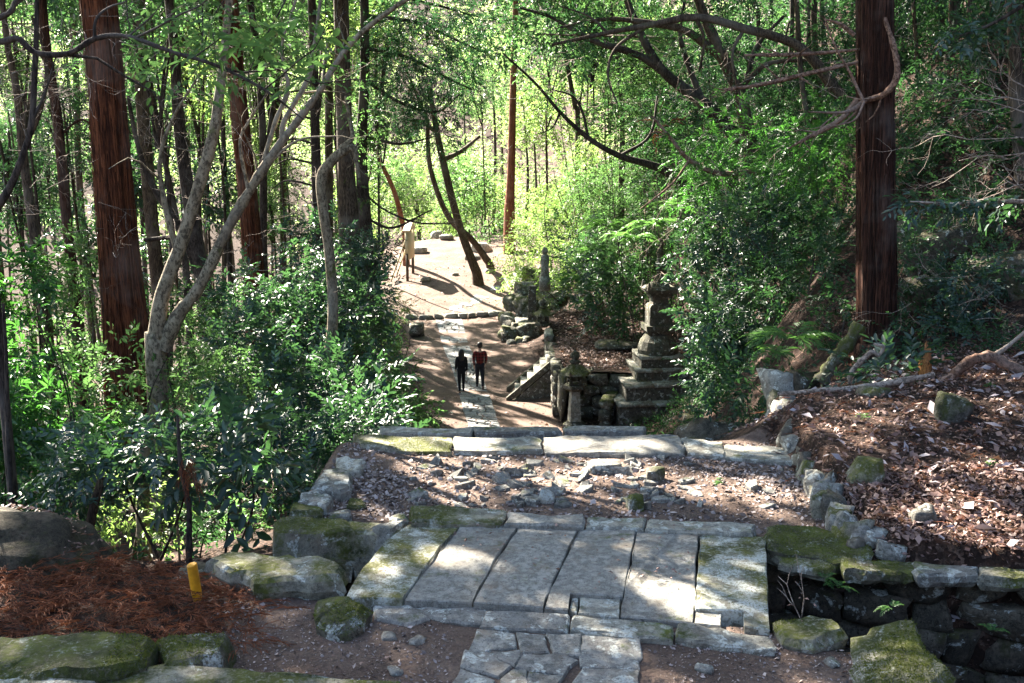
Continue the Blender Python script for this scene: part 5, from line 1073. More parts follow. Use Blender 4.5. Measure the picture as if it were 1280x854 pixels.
# foreground branch and saplings
t = trunk_tree('overhanging_tree', 'small dark tree at the upper left whose black bough snakes across the big red cedar', [(-330,-60,30),(-300,200,34),(-280,420,38),(-270,560,44)], 6.5, 'dark_bark', 1, 9, .05, None,
  [[(-305,130,20),(-180,40,15),(-60,45,10),(0,52,9),(22,48,8),(45,66,8),(85,67,7.5),(120,48,7),(160,46,6.5),(215,65,6),(270,82,5),(330,112,4),(380,150,2)], [(118,48,5),(120,25,4),(135,10,3),(158,2,2)], [(-300,150,14),(-120,60,9),(0,22,7),(20,2,6),(40,-14,4)], [(160,46,3),(190,20,2),(205,0,1)], [(240,74,3),(262,58,2),(285,40,1)]], None)
P, d_, n_, L_, W_ = sprays(np.array([aty(x, y, 6.4) for x, y in ((200,70),(225,80),(255,50),(275,45),(300,60),(330,85),(350,70),(310,30),(290,20),(340,40),(380,50),(250,20),(360,95),(400,88),(230,25),(330,10),(390,20))]), unit(RG.normal(size=(17, 3))*[1, .6, .4]), RG.uniform(.2, .42, 17), 7, .11, .42, 50, .25, .3)
V, F = leaves_mesh(P, d_, n_, L_, W_, .2, True); add('foliage', V, F, M['lf_mid'], t)
P, d_, n_, L_, W_ = sprays(np.array([aty(RG.uniform(170, 430), RG.uniform(-10, 140)*RG.uniform(.4, 1), RG.uniform(8, 11)) for _ in range(110)]), unit(RG.normal(size=(110, 3))*[1, .6, .4]), RG.uniform(.2, .45, 110), 8, .085, .44, 50, .25, .35)
k = ~((np.abs(proj(P)[0]-128) < 40)); P, d_, n_, L_, W_ = P[k], d_[k], n_[k], L_[k], W_[k]; V, F = leaves_mesh(P, d_, n_, L_, W_, .2, True); o = empty('leafy_canopy', aty(300, 40, 9.5), 'loose veil of bright green leaves at the top left in front of the trunks', 'foliage'); add('foliage', V, F, M['lf_mid'], o)
for q in range(12):
    e = aty(RG.uniform(170, 430), RG.uniform(0, 120), 9.5); V, F = tube(smooth_path([e+[RG.uniform(-.6, .6), .3, .9], e+RG.normal(size=3)*.15+[0, 0, .4], e], 4), np.linspace(.010, .003, 9), 4); add('twig', V, F, M['dark_bark'], o)
for lb, L, d, mm in [('slanting brown sapling stem at the left above the boulder', [(128,598,13),(118,630,15),(106,690,17)], 8.2, 'brown_bark'), ('stubby pale greenish trunk lit in the undergrowth', [(180,520,17),(181,590,19),(178,645,22)], 9.4, 'grey_bark'), ('thin black crooked sapling behind the yellow peg', [(222,520,5),(226,580,8),(236,630,9),(236,690,11)], 7.6, 'dark_bark'), ('thin black stem at the far left among leaves', [(4,380,5),(8,450,6),(10,540,8),(16,640,9)], 8.8, 'dark_bark'), ('thin pale stem beside the lit undergrowth', [(216,560,3),(219,610,4),(222,660,4)], 8.6, 'grey_bark')]:
    trunk_tree('sapling', lb, L, d, mm, 0, 9, .04, None, (), None, root=False)
t = empty('dry_frond', aty(235, 600, 7.5), 'brown dead cedar frond hanging on the thin black sapling', 'dead frond')
P, d_, n_, L_, W_ = sprays(np.array([aty(233+RG.normal()*4, 572+RG.normal()*8, 7.5) for _ in range(26)]), unit(np.column_stack([RG.normal(size=(26, 2))*.3, -np.ones(26)])), RG.uniform(.15, .35, 26), 16, .05, .10, 25, .1, .3)
V, F = leaves_mesh(P, d_, n_, L_, W_); add('frond', V, F, M['lf_dry'], t, kind='stuff')

# added trees: unseen crowns set along the sun's rays to shade path and bridge
Z = [(a+RG.normal()*.8, b+RG.normal()*.8) for b in np.arange(2.5, 50, 3.1) for a in np.arange(-10 if b > 8 else -5, 9.5 if b < 7 or b > 42 else 19, 3.3)]
Z = [z for z in Z if not (z[1] > 44 and z[0] > -7)]
tops = []
for a, b in Z:
    g = gz(a, b); t_ = 15.5+.30*b+RG.uniform(0, 4); tops.append(np.array([a, b, max(g, -5.5)])+S*t_)
for a, b in Z:
    if b < 12: tops.append(np.array([a+1.5, b+1.2, 0])+S*(22+RG.uniform(0, 4)))
tops = np.array(tops); left_ = list(range(len(tops))); k = 0
while left_:
    i0 = left_[0]; near = sorted(left_, key=lambda q: np.linalg.norm(tops[q]-tops[i0]))[:8]; left_ = [q for q in left_ if q not in near]
    c = tops[near].mean(0); x, yv = c[0]-.5, c[1]+.8; px_, _ = proj(np.array([x, yv, 0.]))
    if 470 < px_ < 700: x = x-3.0
    if 440 < px_ < 920: x = (RG.uniform(-20, 420)-640)/1245*yv
    if yv < 27: x = -.545*yv-RG.uniform(.4, 2.5)
    if yv > 57 and abs((x+3)*.8+(yv-57)*.6) < 5: x -= 8
    if abs(x-(-6.5)) < .8 and abs(yv-15.2) < 1.5: x -= 1.5
    g = gz(x, yv); px_, _ = proj(np.array([x, yv, 3.])); t = empty('added_shade_tree', (x, yv, g), placed(['brown', 'dark', 'greyish'][k % 3]+' added shade-tree trunk', float(px_), 150) or 'added shade-tree trunk in the left wood', 'tree', 'added shade trees of the left wood')
    r = .05+.008*(c[2]-g)*RG.uniform(.6, 1); V, F = tube(smooth_path([(x, yv, g-.3), (x+RG.normal()*.3, yv+RG.normal()*.3, g+(c[2]-g)*.5), (x+(c[0]-x)*.12, yv, g+(c[2]-g)*.85), c+[0, 0, -.4], c+[0, 0, 1.5]], 6), np.linspace(r, r*.3, 25), 9, .05, k); add('trunk', V, F, M[['brown_bark', 'dark_bark', 'brown_bark'][k % 3]], t, True)
    for q in near:
        V, F = tube(smooth_path([c+[0, 0, -1.2], (c+tops[q])/2+[0, 0, -.1], tops[q]], 4), np.linspace(r*.4, .02, 9), 5); add('branch', V, F, M['dark_bark'], t, True)
    foliage('crown', [(tops[q], np.array([2.5, 2.5, 1.5])*RG.uniform(.85, 1.15)) for q in near], 'dark' if k % 2 else 'mid', 14.0, t, 2400+k, 4.2, hollow=.1); k += 1
for k, (x, yv, h, r, lean) in enumerate([p+(0,) for p in [(9.5,12,12,3.4),(12,20,14,3.6),(10,27,15,3.6),(14,12,15,3.6),(15,27,17,4),(10.5,36,15,3.6),(13,36,17,4),(7.5,8,11,3)]]+[(a, b, 9.3, 3.2, 1) for a, b in ((9,30),(11,36),(10.5,43),(13,48),(10,53),(14,56),(8.5,24),(12,24),(13,31),(15,40),(8.5,34),(17,50),(9,18))]):  # hillside trees added so their high crowns shade the right bank
    g = gz(x, yv); c = np.array([x-1.0, yv, g+h]) if not lean else np.array([x, yv, g])+S*15.5
    q_ = proj(np.array([x, yv, g+2.])); t = empty('added_shade_tree', (x, yv, g), placed('added shade evergreen on the hillside', float(q_[0]), float(q_[1])) or 'added evergreen shading the right hillside', 'tree', 'added shade trees of the right hillside')
    V, F = tube(smooth_path([(x, yv, g-.3), (x-.2, yv, g+h*.55), (x*.85+c[0]*.15, yv*.85+c[1]*.15, g+h*.85), c], 6), np.linspace(.13, .04, 19), 9, .05, k); add('trunk', V, F, M['dark_bark' if k % 2 else 'brown_bark'], t, True)
    foliage('crown', lumps(c, np.array([r, r, r*.55]), 6, 60+k), 'dark', 6, t, 2700+k, 4.2, hollow=.2)
# ------------------------------------------------------------------ shrubs, left thicket
left = [
 (60,430,75,55,11,'green','long-leaved vivid green shrub at the far left beside the cedar foot'), (25,520,60,50,10,'green','vivid green long-leaved shrub low at the left edge'), (130,480,60,45,12,'mid',None), (200,470,60,38,11.5,'mid',None),
 (185,560,85,46,8.5,'broad','large dark shrub with broad bluish leaves nearest the boulder'), (280,575,70,50,8.5,'broad','broad-leaved dark shrub above the yellow peg'), (90,600,65,40,8.5,'glossy',None), (320,500,65,50,12,'glossy',None), (390,545,70,45,12,'glossy',None), (345,610,50,42,10,'glossy',None),
 (455,525,62,36,14,'glossy','bluish glossy shrub bordering the near end of the lower path'), (500,505,34,30,20,'mid',None), (440,475,60,40,17,'glossy',None), (487,462,32,30,25,'mid',None), (330,440,62,50,16,'glossy',None), (300,370,50,46,19,'glossy',None), (365,345,52,46,20,'glossy',None),
 (440,385,50,40,21,'glossy',None), (385,300,50,34,22,'glossy',None), (455,325,42,36,26,'glossy',None), (485,378,28,20,35,'bright','yellow-green bush at the upper left border of the lower path'), (170,640,75,44,9.5,'bright','pale sunlit undergrowth bush behind the boulder'), (300,655,46,26,9.5,'mid',None), (50,655,50,30,10,'dark',None),
 (20,350,60,50,14,'green','tall green long-leaved shrub at the far left edge'), (95,340,50,50,20,'mid',None), (225,400,45,46,18,'mid',None), (270,460,50,40,14,'mid',None), (405,510,50,40,16,'glossy',None), (250,640,40,30,9.0,'dark',None), (425,440,40,34,20,'mid',None), (380,410,50,40,19,'glossy',None), (15,600,45,50,9.5,'dark',None), (375,600,34,36,11,'dark',None),
 (520,530,24,16,24,'mid',None), (530,520,18,14,27,'dark',None), (470,420,34,30,28,'dark',None), (440,545,40,14,11.5,'dark',None)]
for k, (px, py, rx, ry, d, kd, lb) in enumerate(left):
    g = None
    if lb is None:
        lb, g = {'glossy': ('glossy shrub', 'glossy shrubs of the left thicket'), 'mid': ('mid-green small-leaved shrub', 'green shrubs of the left thicket'), 'dark': ('dark-leaved low bush', 'dark bushes of the left thicket')}[kd]; lb = placed(lb, px, py) or lb+' in the thicket'
    sc = np.interp(d, [8, 12, 20, 35], [1.0, 1.0, 1.15, 1.6]); shrub(px, py, rx, ry, d, kd, lb, g, 7.5 if d < 12 else 8.5, scale=sc)
# ------------------------------------------------------------------ right bank
right = [
 (690,255,58,50,50,'bright','big sunlit yellow-green bush bulging over the clearing'), (650,300,36,34,52,'bright','low yellow-green bush hanging at the right border of the clearing'), (755,235,60,58,46,'mid','tall fresh green bush high on the sunlit bank'), (720,190,55,45,50,'bright','upper yellow-green bush on the sunlit bank'), (700,320,34,28,46,'bright',None), (650,340,24,20,49,'bright',None),
 (735,300,44,38,42,'glossy',None), (790,270,50,46,38,'mid',None), (800,330,46,30,36,'dark',None), (760,345,46,24,38,'glossy',None), (840,230,50,50,36,'mid',None),
 (905,320,52,58,21,'broad','large dark shrub overhanging the right side of the pagoda'), (920,420,62,60,19,'broad','dark hanging shrub above the mossy rock face'), (960,290,60,56,19,'glossy',None), (930,240,60,40,22,'dark',None), (1010,270,50,44,18,'dark',None), (900,470,40,30,18.5,'dark',None),
 (930,165,75,42,21,'nandina','bright feathery green shrub on the slope left of the dark cedar'), (1000,200,55,40,19,'nandina','second feathery green shrub close to the dark cedar'), (880,210,45,34,24,'nandina',None), (1040,150,40,40,19,'nandina',None), (1140,225,40,50,19,'dark',None), (1150,150,55,50,20,'dark',None), (1230,180,60,60,19,'dark',None),
 (1110,420,40,22,12.8,'dark','dark leafy plant round the foot of the right cedar'), (1205,415,46,24,12.8,'glossy','low dark glossy bush before the rock face'), (1260,430,40,22,12.4,'dark',None),(1160,300,40,40,14.5,'dark',None),(1220,260,50,40,14.5,'dark',None),(1150,200,50,40,17,'dark',None),(1270,200,50,50,15,'dark',None),(1200,140,60,40,18,'dark',None),(1130,340,30,40,13.6,'dark',None),(1210,350,40,26,13.2,'glossy',None),(1020,330,40,40,16,'dark',None),(960,370,40,40,17,'dark',None),(1050,380,30,24,14.5,'dark',None),(895,480,22,40,25,'dark','dark shrub crowding the right flank of the pagoda'),(895,475,34,30,12.6,'dark','dark leafy shrub hanging over the mossy rock face'),(945,490,30,24,12.2,'dark',None), (1050,300,40,30,17,'dark',None), (1200,90,60,50,22,'dark',None), (1120,60,50,60,24,'dark',None), (1050,60,60,60,25,'dark',None), (980,110,60,50,26,'dark',None), (1260,60,50,60,20,'dark',None), (830,150,50,50,34,'dark',None), (780,150,50,50,40,'mid',None), (900,60,60,60,30,'dark',None), (820,70,60,60,36,'mid',None), (740,110,60,50,46,'mid',None), (1240,330,40,30,13.4,'dark',None)]
for k, (px, py, rx, ry, d, kd, lb) in enumerate(right):
    g = None
    if lb is None:
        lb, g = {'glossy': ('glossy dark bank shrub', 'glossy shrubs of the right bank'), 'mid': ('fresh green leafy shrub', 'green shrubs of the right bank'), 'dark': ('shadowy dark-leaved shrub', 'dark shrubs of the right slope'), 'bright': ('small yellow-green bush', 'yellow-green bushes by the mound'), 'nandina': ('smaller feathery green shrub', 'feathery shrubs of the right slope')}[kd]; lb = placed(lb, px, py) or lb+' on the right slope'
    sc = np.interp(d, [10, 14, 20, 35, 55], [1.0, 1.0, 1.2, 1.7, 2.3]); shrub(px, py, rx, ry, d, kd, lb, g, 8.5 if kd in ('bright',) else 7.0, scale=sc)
# broad pale leaved sprig and small plants
shrub(1108, 468, 32, 18, 10.9, 'glossy', 'small plant with broad pale drooping leaves beside the curled root', None, 16, 'broad_leaf_plant', 1.25, stem=True)
def fern(px, py, d, n, L, label, group=None, seed=0):
    c = aty(px, py, d); c[2] = max(c[2], gz(c[0], c[1])); rg = np.random.default_rng(seed); a = rg.uniform(0, 6.28, n); t = empty('fern', c, label, 'fern', group)
    D = unit(np.column_stack([np.cos(a), np.sin(a), rg.uniform(.4, 1.1, n)])); P, d_, n_, L_, W_ = sprays(np.repeat(c[None], n, 0), D, L*rg.uniform(.7, 1.2, n), 26, L*.30, .2, 75, .55, .1, .12, .9, 3)
    V, F = leaves_mesh(P, d_, n_, L_, W_); add('frond', V, F, M['lf_fern'], t, kind='stuff')
fern(990, 425, 13.5, 11, .75, 'arching green fern on the dark bank left of the cedar', seed=1); fern(968, 445, 13.0, 8, .5, 'smaller fern just below the arching one', seed=2)
for k, (px, py, d) in enumerate([(1048,735,6.45),(1115,760,6.3),(1240,790,5.9),(1030,725,6.5)]): fern(px, py, d, 5, .13, placed('tiny fern in the ditch wall', px, py), 'ferns of the ditch wall', 10+k)
for k, (px, py, d) in enumerate([(1075,500,10.5),(1232,515,10),(1080,545,9.2),(1235,600,8),(905,605,8.2)]): fern(px, py, d, 6, .12, placed('tiny green seedling', px, py), 'seedlings in the litter', 20+k)
# fern-like fronds hanging by the pagoda
for k, (px, py, d) in enumerate([(790,300,30),(760,285,32),(820,285,29),(740,315,36),(850,260,27),(720,350,40)]): fern(px, py, d, 16, 1.1, placed('long feathery drooping fronds', px, py), 'feathery fronds above the pagoda', 40+k)

# ------------------------------------------------------------------ woodland behind
back = [ # px, py, rx, ry, d, kind
 (20,60,70,60,30,'mid'),(80,150,50,80,34,'mid'),(20,240,60,60,32,'dark'),(110,300,40,70,36,'mid'),(190,40,70,50,28,'dark'),(200,140,50,60,38,'mid'),(250,90,60,60,36,'bright'),(260,230,40,60,42,'mid'),(330,60,60,60,32,'mid'),(350,160,50,60,46,'bright'),(340,260,50,50,44,'mid'),(190,330,50,50,40,'bright'),(70,380,50,40,28,'mid'),
 (420,40,50,50,44,'mid'),(590,30,50,40,60,'mid'),(480,160,40,40,56,'needle'),(600,110,40,40,70,'mid'),(470,260,40,40,58,'mid'),(520,230,40,50,66,'mid'),(590,230,40,50,72,'mid'),(610,280,30,24,66,'mid'),(560,275,40,20,72,'bright'),(460,300,30,30,52,'bright'),
 (690,60,60,60,62,'mid'),(680,130,50,50,66,'bright'),(740,40,60,50,56,'mid'),(400,280,40,50,50,'mid'),(450,262,40,34,73,'bright'),(475,225,44,44,80,'mid'),(520,248,40,30,82,'bright'),(565,238,44,34,84,'mid'),(605,250,40,30,80,'bright'),(440,190,40,44,66,'mid')]
while len(back) < 84:
    px, py, d = RG.uniform(-10, 860), RG.uniform(-10, 255), RG.uniform(33, 78)
    if 455 < px < 690 and py > 225-(d-33)*.6: continue
    if abs(px-641) < 26 or 600 < px and d < 46 or (470 < px < 620 and d < 60): continue
    back.append((px, py, RG.uniform(36, 64), RG.uniform(32, 54), d, ['mid', 'bright', 'mid', 'dark', 'mid', 'bright'][len(back) % 6]))
for k, (px, py, rx, ry, d, kd) in enumerate(back):
    c = aty(px, py, d)
    if c[1] > 57 and not (py > 200 and d > 70) and abs((c[0]+3)*.8+(c[1]-57)*.6) < 5: continue
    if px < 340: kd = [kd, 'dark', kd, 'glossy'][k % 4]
    kk = d/FPX; R = np.array([rx*kk, rx*kk*.9, ry*kk]); g = gz(c[0], c[1]); base = np.array([c[0]+RG.normal()*.3, c[1], g])
    lb, gr = {'glossy': ('glossy-leaved woodland tree', 'glossy trees of the woodland'), 'mid': ('mid-green woodland tree', 'green trees of the woodland'), 'dark': ('dark-crowned woodland tree', 'dark trees of the left wood'), 'bright': ('yellow-green sunlit woodland tree', 'sunlit trees of the woodland'), 'needle': ('dark feathery cedar', 'dark cedars over the clearing')}[kd]; lb = placed(lb, px, py) or lb+' deep in the forest'
    t = empty('woodland_tree', base, lb, 'tree', gr)
    e = c+[0, 0, R[2]*.3]; V, F = tube(smooth_path([base-[0, 0, .3], (base+e)/2+RG.normal(size=3)*[.3, .2, 0], e], 5), np.linspace(.075, .03, 11), 7, wob=.08, seed=k); add('trunk', V, F, M['brown_bark' if k % 2 else 'dark_bark'], t, True)
    for q in range(3):
        u = unit(RG.normal(size=3)*[1, 1, .5])*R*.8; V, F = tube(smooth_path([base*.3+e*.7, c+u*.5+[0, 0, .1], c+u], 4), np.linspace(.05, .012, 9), 5, wob=.1, seed=k+q); add('branch', V, F, M['dark_bark'], t, True)
    foliage('crown', lumps(c, R, 7, k), kd, 12 if kd == 'needle' else 9, t, 900+k, np.interp(d, [28, 40, 70], [1.5, 1.9, 2.8])*RG.choice([.8, 1, 1.3]))
# bright sunlit trees far down the valley
for k in range(46):
    d = RG.uniform(84, 135); px = RG.uniform(-40, 860) if k > 16 else RG.uniform(400, 680); py = RG.uniform(20, 300) if k > 16 else RG.uniform(120, 285); c = aty(px, py, d); g = gz(c[0], c[1]); R = np.array([1, 1, .95])*RG.uniform(3.0, 5.0)
    if g > c[2]-1: c[2] = g+2.5
    t = empty('distant_tree', (c[0], c[1], g), placed('distant sunlit tree', px, py) or 'sunlit yellow-green tree far down the valley', 'tree', 'far valley trees')
    V, F = tube(smooth_path([(c[0], c[1], g-.3), (c[0]+.4, c[1], (g+c[2])/2), c], 4), np.linspace(.22, .06, 9), 6); add('trunk', V, F, M['brown_bark'], t, True)
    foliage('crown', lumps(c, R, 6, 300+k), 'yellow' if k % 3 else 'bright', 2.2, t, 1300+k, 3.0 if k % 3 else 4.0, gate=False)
# trees and bushes climbing the right hillside
k = 0
hz = [(8.5,20,2.2),(10.5,17,2.0),(9.5,24,2.4),(12,21,2.6),(9,29,2.4),(11.5,27,2.6),(14,25,3),(9.5,34,2.4),(12,33,3),(15,31,3.2),(10.5,40,2.6),(13,40,3),(16,38,3.4),(9,46,2.4),(12,47,3),(15.5,46,3.2),(19,44,3.6),(9,54,2.6),(12.5,55,3),(16,54,3.4),(20,54,3.8),(8,63,3),(12,64,3.2),(16,66,3.6),(21,65,4),(26,62,4.2),(10,74,3.4),(15,76,3.8),(21,78,4),(28,76,4.6),(18,30,3.4),(17,22,3),(22,36,4),(24,48,4.2),(12.5,15,1.8),(14.5,18,2.4),(10.2,14.6,1.3),(20,25,3.4)]
for x, yv, r in hz:
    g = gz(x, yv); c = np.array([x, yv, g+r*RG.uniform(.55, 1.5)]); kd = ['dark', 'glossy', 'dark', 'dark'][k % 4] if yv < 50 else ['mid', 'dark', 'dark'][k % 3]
    q_ = proj(c); t = empty('hillside_tree', (x, yv, g), placed('leafy hillside tree', float(q_[0]), float(q_[1])) or 'leafy tree on the right hillside', 'tree', 'trees of the right hillside')
    V, F = tube(smooth_path([(x, yv, g-.3), (x+RG.normal()*.3, yv, (g+c[2])/2), c+[RG.normal()*.5, 0, r*.5]], 4), np.linspace(.13, .05, 9), 7, seed=k); add('trunk', V, F, M['brown_bark' if k % 2 else 'dark_bark'], t, True)
    foliage('crown', lumps(c, np.array([r, r, r*.8]), 7, 700+k), kd, 3.4, t, 1700+k, np.interp(yv, [14, 40, 75], [1.5, 2.2, 3.2])*RG.choice([.8, 1, 1.35])); k += 1
n = 9000; x = RG.uniform(4, 45, n); yv = RG.uniform(13.5, 95, n); kk = (x > np.interp(yv, [13, 20, 30, 40, 48, 60, 90], [6.8, 6.5, 7.2, 7.2, 4, 5, 6])); x, yv = x[kk], yv[kk]
B = np.column_stack([x, yv, ground_z(x, yv)]); D = unit(np.column_stack([RG.normal(size=(len(x), 2))*.7+[-.4, -.2], np.ones(len(x))])); sc = np.interp(yv, [12, 30, 95], [1.4, 2.2, 4.5])
P, d_, n_, L_, W_ = sprays(B, D, .4*sc*RG.uniform(.5, 1.5, len(x)), 7, .1, .42, 60, .1, .4); L_ = L_*np.repeat(sc, 7); W_ = W_*np.repeat(sc, 7); V, F = leaves_mesh(P, d_, n_, L_, W_); add('hillside_cover', V, F, M['lf_dark'], None, False, 'leafy undergrowth covering the steep right hillside', None, None, 'stuff')
# the opposite hillside, one mass of wood
n = 1500; x = RG.uniform(-110, 110, n); yv = RG.uniform(135, 255, n); zz = ground_z(x, yv)
bl = [((a, b, c+2.5), (4.2, 4.2, 3.6)) for a, b, c in zip(x, yv, zz)]
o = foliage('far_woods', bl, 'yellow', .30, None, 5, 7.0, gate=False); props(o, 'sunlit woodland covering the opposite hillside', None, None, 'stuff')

# ------------------------------------------------------------------ dead wood, rock face, litter
def deadbranch(name, L, d, mat, label, cat='branch', tw=None, sides=9):
    t = empty(name, aty(*L[0][:2], d if len(L[0]) < 4 else L[0][3]), label, cat); P, R = pxpath(L, d, 6); R = R*.70; V, F = tube(P, R, sides, .12, 3, wob=.10); add('bough', V, F, M[mat], t, True); return t
t = deadbranch('fallen_branch', [(1140,492,9),(1165,482,13),(1186,474,16),(1212,452,17),(1238,446,18),(1262,458,16),(1300,470,13)], 10.4, 'red_wood', 'thick humped dead branch lying along the top of the leaf litter')
P, R = pxpath([(1238,447,7),(1258,434,5),(1290,408,4)], 10.4); V, F = tube(P, R, 7, wob=.05); add('side_branch', V, F, M['dead_wood'], t, True)
deadbranch('fallen_branch', [(972,493,8),(1020,489,9),(1080,484,10),(1130,476,11),(1168,468,7)], 10.2, 'dead_wood', 'thin straight dead branch on the ground pointing at the edging wall')
t = deadbranch('curled_root', [(1062,480,6),(1064,466,8),(1078,450,9),(1090,440,8),(1098,444,6),(1104,434,7),(1092,430,4)], 10.8, 'dead_wood', 'pale curled root standing up near the cedar foot', 'root')
V, F = lathe([(.075, -.1), (.07, .1), (.06, .22), (.05, .30), (.018, .36)], 10); V = V*(1+.25*RG.normal(size=(len(V), 1))*.4)+aty(1155, 470, 10.75); add('rotten_stump', V, F, M['orange_wood'], None, False, 'broken orange rotten stump glowing in the sun behind the branch', 'stump')
V, F = tube(*pxpath([(1075,405,18),(1058,432,16),(1042,452,14),(1026,478,16)], 12.6), 10, .15, 2, wob=.1); add('mossy_root', V, F, M['moss_rock'], None, True, 'thick moss-covered root sloping left from the dark cedar', 'root')
for k, (px, py, d, s, lb) in enumerate([(905,562,12.4,(.50,.45,.50),'tall mossy rock face at the right end of the terrace kerb'),(945,560,11.9,(.42,.4,.40),'dark mossy rock beside the tall rock face'),(1000,480,13.0,(.4,.3,.28),'dark rock under the arching fern'),(1150,380,14,(.5,.4,.55),'grey cracked rock just right of the dark cedar'),(1190,330,15,(.8,.6,.8),'shadowed rock high in the right cliff'),(1250,370,13.6,(.75,.5,.75),'big mossy cliff rock at the right edge'),(1215,420,13.8,(.6,.4,.35),'dark low rock behind the glossy bush'),(1140,310,15.5,(.5,.5,.5),'yellowish mossy rock above the cracked grey one'),(1270,280,15,(.7,.6,.6),'upper cliff rock at the right edge'),(880,545,13.5,(.28,.3,.3),'low mossy rock right of the pagoda wall')]):
    V, F = rock(tuple(q*.8 for q in s), 1500+k, 8, .30, 12, .16, (0, .3*RG.normal(), RG.uniform(0, 3))); add('cliff_rock', V+aty(px, py, d), F, M['wall_rock'], None, False, lb, 'rock')
t = empty('dead_branches', aty(1275, 170, 9.6), 'tangle of bare bleached twigs reaching in from the right edge', 'branch')
twigs('twig', [(aty(1300+RG.normal()*8, y, 9.6), (-1, RG.normal()*.3, RG.normal()*.25-.05)) for y in (110, 135, 150, 170, 190, 205, 225, 245)], .75, 'dead_wood', t, 3, 3, .007, .55)
t = empty('leafy_branch', aty(1290, 250, 9.4), 'pale sunlit leafy bough reaching left below the bleached twigs', 'branch'); P, R = pxpath([(1330,252,7),(1260,252,5),(1200,255,4),(1135,252,2)], 9.4); V, F = tube(P, R, 6); add('bough', V, F, M['dead_wood'], t, True)
B = P[RG.integers(4, len(P), 46)]+RG.normal(size=(46, 3))*.03; Pq, d_, n_, L_, W_ = sprays(B, unit(RG.normal(size=(46, 3))*[1, .8, .5]+[-.6, 0, -.1]), RG.uniform(.12, .25, 46), 6, .10, .40, 50, .25, .35); V, F = leaves_mesh(Pq, d_, n_, L_, W_, .2, True); add('foliage', V, F, M['lf_glossy'], t)
t = empty('leafy_branch', aty(1290, 20, 9), 'leafy bough hanging in the upper right corner', 'branch'); P, R = pxpath([(1340,-30,8),(1290,0,6),(1240,30,4),(1200,45,2)], 9); V, F = tube(P, R, 6); add('bough', V, F, M['dark_bark'], t, True)
B = P[RG.integers(3, len(P), 60)]+RG.normal(size=(60, 3))*.06; Pq, d_, n_, L_, W_ = sprays(B, unit(RG.normal(size=(60, 3))+[-.3, 0, -.3]), RG.uniform(.15, .3, 60), 8, .09, .40, 50, .25, .35); V, F = leaves_mesh(Pq, d_, n_, L_, W_, .2, True); add('foliage', V, F, M['lf_glossy'], t)
t = empty('bare_twigs', aty(1020, 775, 5.9), 'two bare thin twigs sprouting from the mossy rim stone', 'twig'); twigs('twig', [(aty(1002, 772, 5.85), (.12, .1, 1)), (aty(1000, 772, 5.85), (-.25, .1, .8))], .30, 'dead_wood', t, 5, 1, .004, .4)
for k, (px, py, d, lb) in enumerate([(150,300,14.2,'fine bare twigs crossing the lower trunk of the massive red cedar'),(300,330,13,'fine bare twigs beside the pale forked tree'),(60,60,13,'haze of fine grey twigs at the upper left'),(640,150,40,'grey bare twigs before the orange-red cedar'),(360,600,9.5,'dry bare twigs on the ground left of the ditch'),(930,180,19,'dry twigs on the feathery shrub slope'),(1180,380,12.5,'drooping dry twigs before the right cliff'),(90,130,20,'thin grey twigs left of the massive red cedar'),(140,60,12.5,'fine grey twigs crossing the upper trunk of the massive red cedar'),(230,40,13,'fine grey twigs under the top edge beside the forked tree'),(20,100,12,'fine grey twigs in the upper left corner'),(300,90,12.5,'fine grey twigs among the bright leaves'),(240,180,22,'thin grey twigs between the red cedar and the forked tree'),(430,90,24,'thin grey twigs in front of the stout grey trunk'),(360,220,22,'thin dead twigs behind the forked tree limb'),(560,230,36,'thin dead twigs over the clearing edge'),(760,60,30,'thin bare twigs among the arching limbs of the bank'),(880,90,22,'thin bare twigs high on the right slope'),(1040,110,15,'thin bare twigs left of the dark cedar'),(860,300,22,'bare twigs among the shrub above the pagoda'),(30,190,14,'thin bare twigs at the left edge')]):
    c = aty(px, py, d); t = empty('bare_twigs', c, lb, 'twig'); twigs('twig', [(c+RG.normal(size=3)*[.4, .3, .35]*d/13, RG.normal(size=3)*[1, .5, .5]) for _ in range(9)], .5*d/13, 'dead_wood', t, 60+k, 2, .004*d/13, .6)
x = RG.uniform(2.6, 7, 420); yv = RG.uniform(5.7, 11.8, 420); k = yv > far_rim(x)+.05; x, yv = x[k], yv[k]; a = RG.uniform(0, 6.28, len(x)); B = np.column_stack([x, yv, ground_z(x, yv)+RG.uniform(.015, .05, len(x))])
P, d_, n_, L_, W_ = sprays(B, unit(np.column_stack([np.cos(a), np.sin(a), RG.uniform(-.05, .2, len(x))])), RG.uniform(.12, .32, len(x)), 14, .05, .13, 26, .2, .3); V, F = leaves_mesh(P, d_, n_, L_, W_); add('cedar_litter', V, F, M['lf_dry'], None, False, 'dead cedar fronds mixed into the leaf litter of the raised plot', None, None, 'stuff')
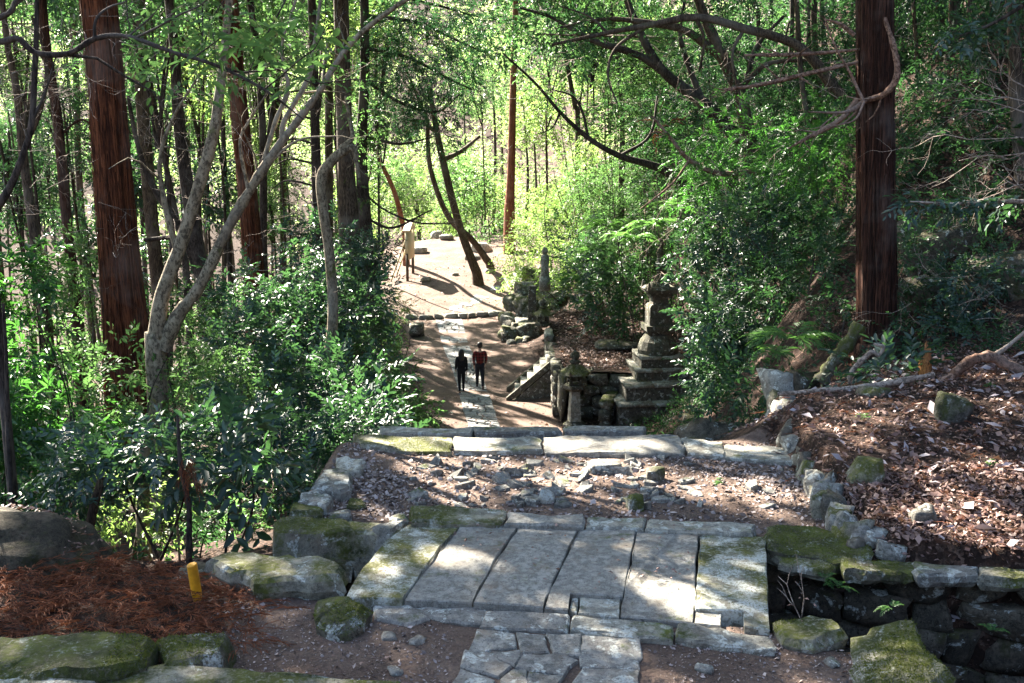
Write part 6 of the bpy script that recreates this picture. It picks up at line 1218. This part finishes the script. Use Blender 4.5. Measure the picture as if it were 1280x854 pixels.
# red cedar litter on the left mound
n = 2100; x = RG.uniform(-5.0, -1.45, n); yv = RG.uniform(5.35, 7.0, n); k = (x < -1.55-(yv-5.5)*.15) & ~((x > -2.35) & (yv > 6.55)); x, yv = x[k], yv[k]; a = RG.uniform(0, 6.28, len(x))
B = np.column_stack([x, yv, ground_z(x, yv)+RG.uniform(.01, .07, len(x))]); D = unit(np.column_stack([np.cos(a), np.sin(a), RG.uniform(-.05, .35, len(x))]))
P, d_, n_, L_, W_ = sprays(B, D, RG.uniform(.16, .38, len(x)), 18, .055, .13, 26, .22, .3); V, F = leaves_mesh(P, d_, n_, L_, W_)
add('cedar_litter', V, F, M['lf_dry'], None, False, 'thick mat of red-brown dead cedar fronds around boulder and peg', None, None, 'stuff')
x = RG.uniform(-4.7, -3.0, 700); yv = RG.uniform(6.2, 7.2, 700); zb = .50*np.sqrt(np.clip(1-((x+3.85)/.95)**2-((yv-6.75)/.6)**2, 0, 1))-.15; k = zb > .0; n = int(k.sum()); a = RG.uniform(0, 6.28, n); l = RG.uniform(.02, .06, n)
V, F = flakes(np.column_stack([x, yv, zb+.03])[k], np.column_stack([np.cos(a), np.sin(a), 0*a]), unit(np.column_stack([RG.normal(size=(n, 2))*.5, np.ones(n)])), l, l*.45, .4); add('stray_leaves', V, F, M['litter'], None, False, 'leaf scraps caught on the dark left boulder', None, None, 'stuff')
B2 = np.array([(-3.95+RG.normal()*.12, 6.5+RG.normal()*.1, .62) for _ in range(16)]); P, d_, n_, L_, W_ = sprays(B2, unit(np.column_stack([RG.normal(size=(16, 2))*.5, -np.ones(16)])), RG.uniform(.2, .4, 16), 18, .06, .13, 26, .1, .3); V, F = leaves_mesh(P, d_, n_, L_, W_); add('dry_frond', V, F, M['lf_dry'], None, False, 'dead red cedar frond draped over the dark boulder', 'dead frond')
P, d_, n_, L_, W_ = sprays(np.array([atz(488+RG.normal()*5, 712+RG.normal()*3, .07) for _ in range(9)]), unit(np.column_stack([RG.normal(size=(9, 2)), np.full(9, .2)])), RG.uniform(.05, .1, 9), 14, .03, .14, 30, .3, .3); V, F = leaves_mesh(P, d_, n_, L_, W_); add('dry_frond', V, F, M['lf_dry'], None, False, 'small tuft of dead cedar frond lying on the mossy left slab', 'dead frond')
# ground cover of small leaves under the thickets
n = 5200; x = np.concatenate([RG.uniform(-16, -2.0, n), RG.uniform(2.8, 12, n)]); yv = np.concatenate([RG.uniform(8, 48, n), RG.uniform(11.5, 60, n)]); k = ((x < np.interp(yv, *PL)-.7) & (x < -2.0)) | ((x > np.interp(yv, *PR)+.9) & ~((x < 6.2) & (yv > 29.5) & (yv < 42)) & (x > 3.0)); x, yv = x[k], yv[k]
B = np.column_stack([x, yv, ground_z(x, yv)]); D = unit(np.column_stack([RG.normal(size=(len(x), 2))*.6, np.ones(len(x))])); sc = np.interp(yv, [8, 20, 60], [1, 1.3, 2.4])
P, d_, n_, L_, W_ = sprays(B, D, .3*sc*RG.uniform(.5, 1.3, len(x)), 7, .085, .42, 60, .1, .4); L_ = L_*np.repeat(sc, 7); W_ = W_*np.repeat(sc, 7); V, F = leaves_mesh(P, d_, n_, L_, W_); add('undergrowth', V, F, M['lf_dark'], None, False, 'low leafy ground cover spread under the thickets', None, None, 'stuff')

# leafy floor of the wood beyond the clearing and down the left valley side
n = 5200; x = RG.uniform(-46, 9, n); yv = RG.uniform(44, 112, n); k = ((x < np.interp(yv, *PL)-1.0) | (yv > 74.5)) & ~((x > -9.5) & (yv < 74.5) & (x < 4)); x, yv = x[k], yv[k]
B = np.column_stack([x, yv, ground_z(x, yv)]); D = unit(np.column_stack([RG.normal(size=(len(x), 2))*.6, np.ones(len(x))])); sc = np.interp(yv, [44, 110], [2.6, 5.5])
P, d_, n_, L_, W_ = sprays(B, D, .45*sc*RG.uniform(.5, 1.6, len(x)), 7, .085, .45, 60, .1, .4); L_ = L_*np.repeat(sc, 7); W_ = W_*np.repeat(sc, 7); V, F = leaves_mesh(P, d_, n_, L_, W_); add('valley_undergrowth', V, F, M['lf_mid'], None, False, 'leafy undergrowth of the wood beyond the clearing', None, None, 'stuff')
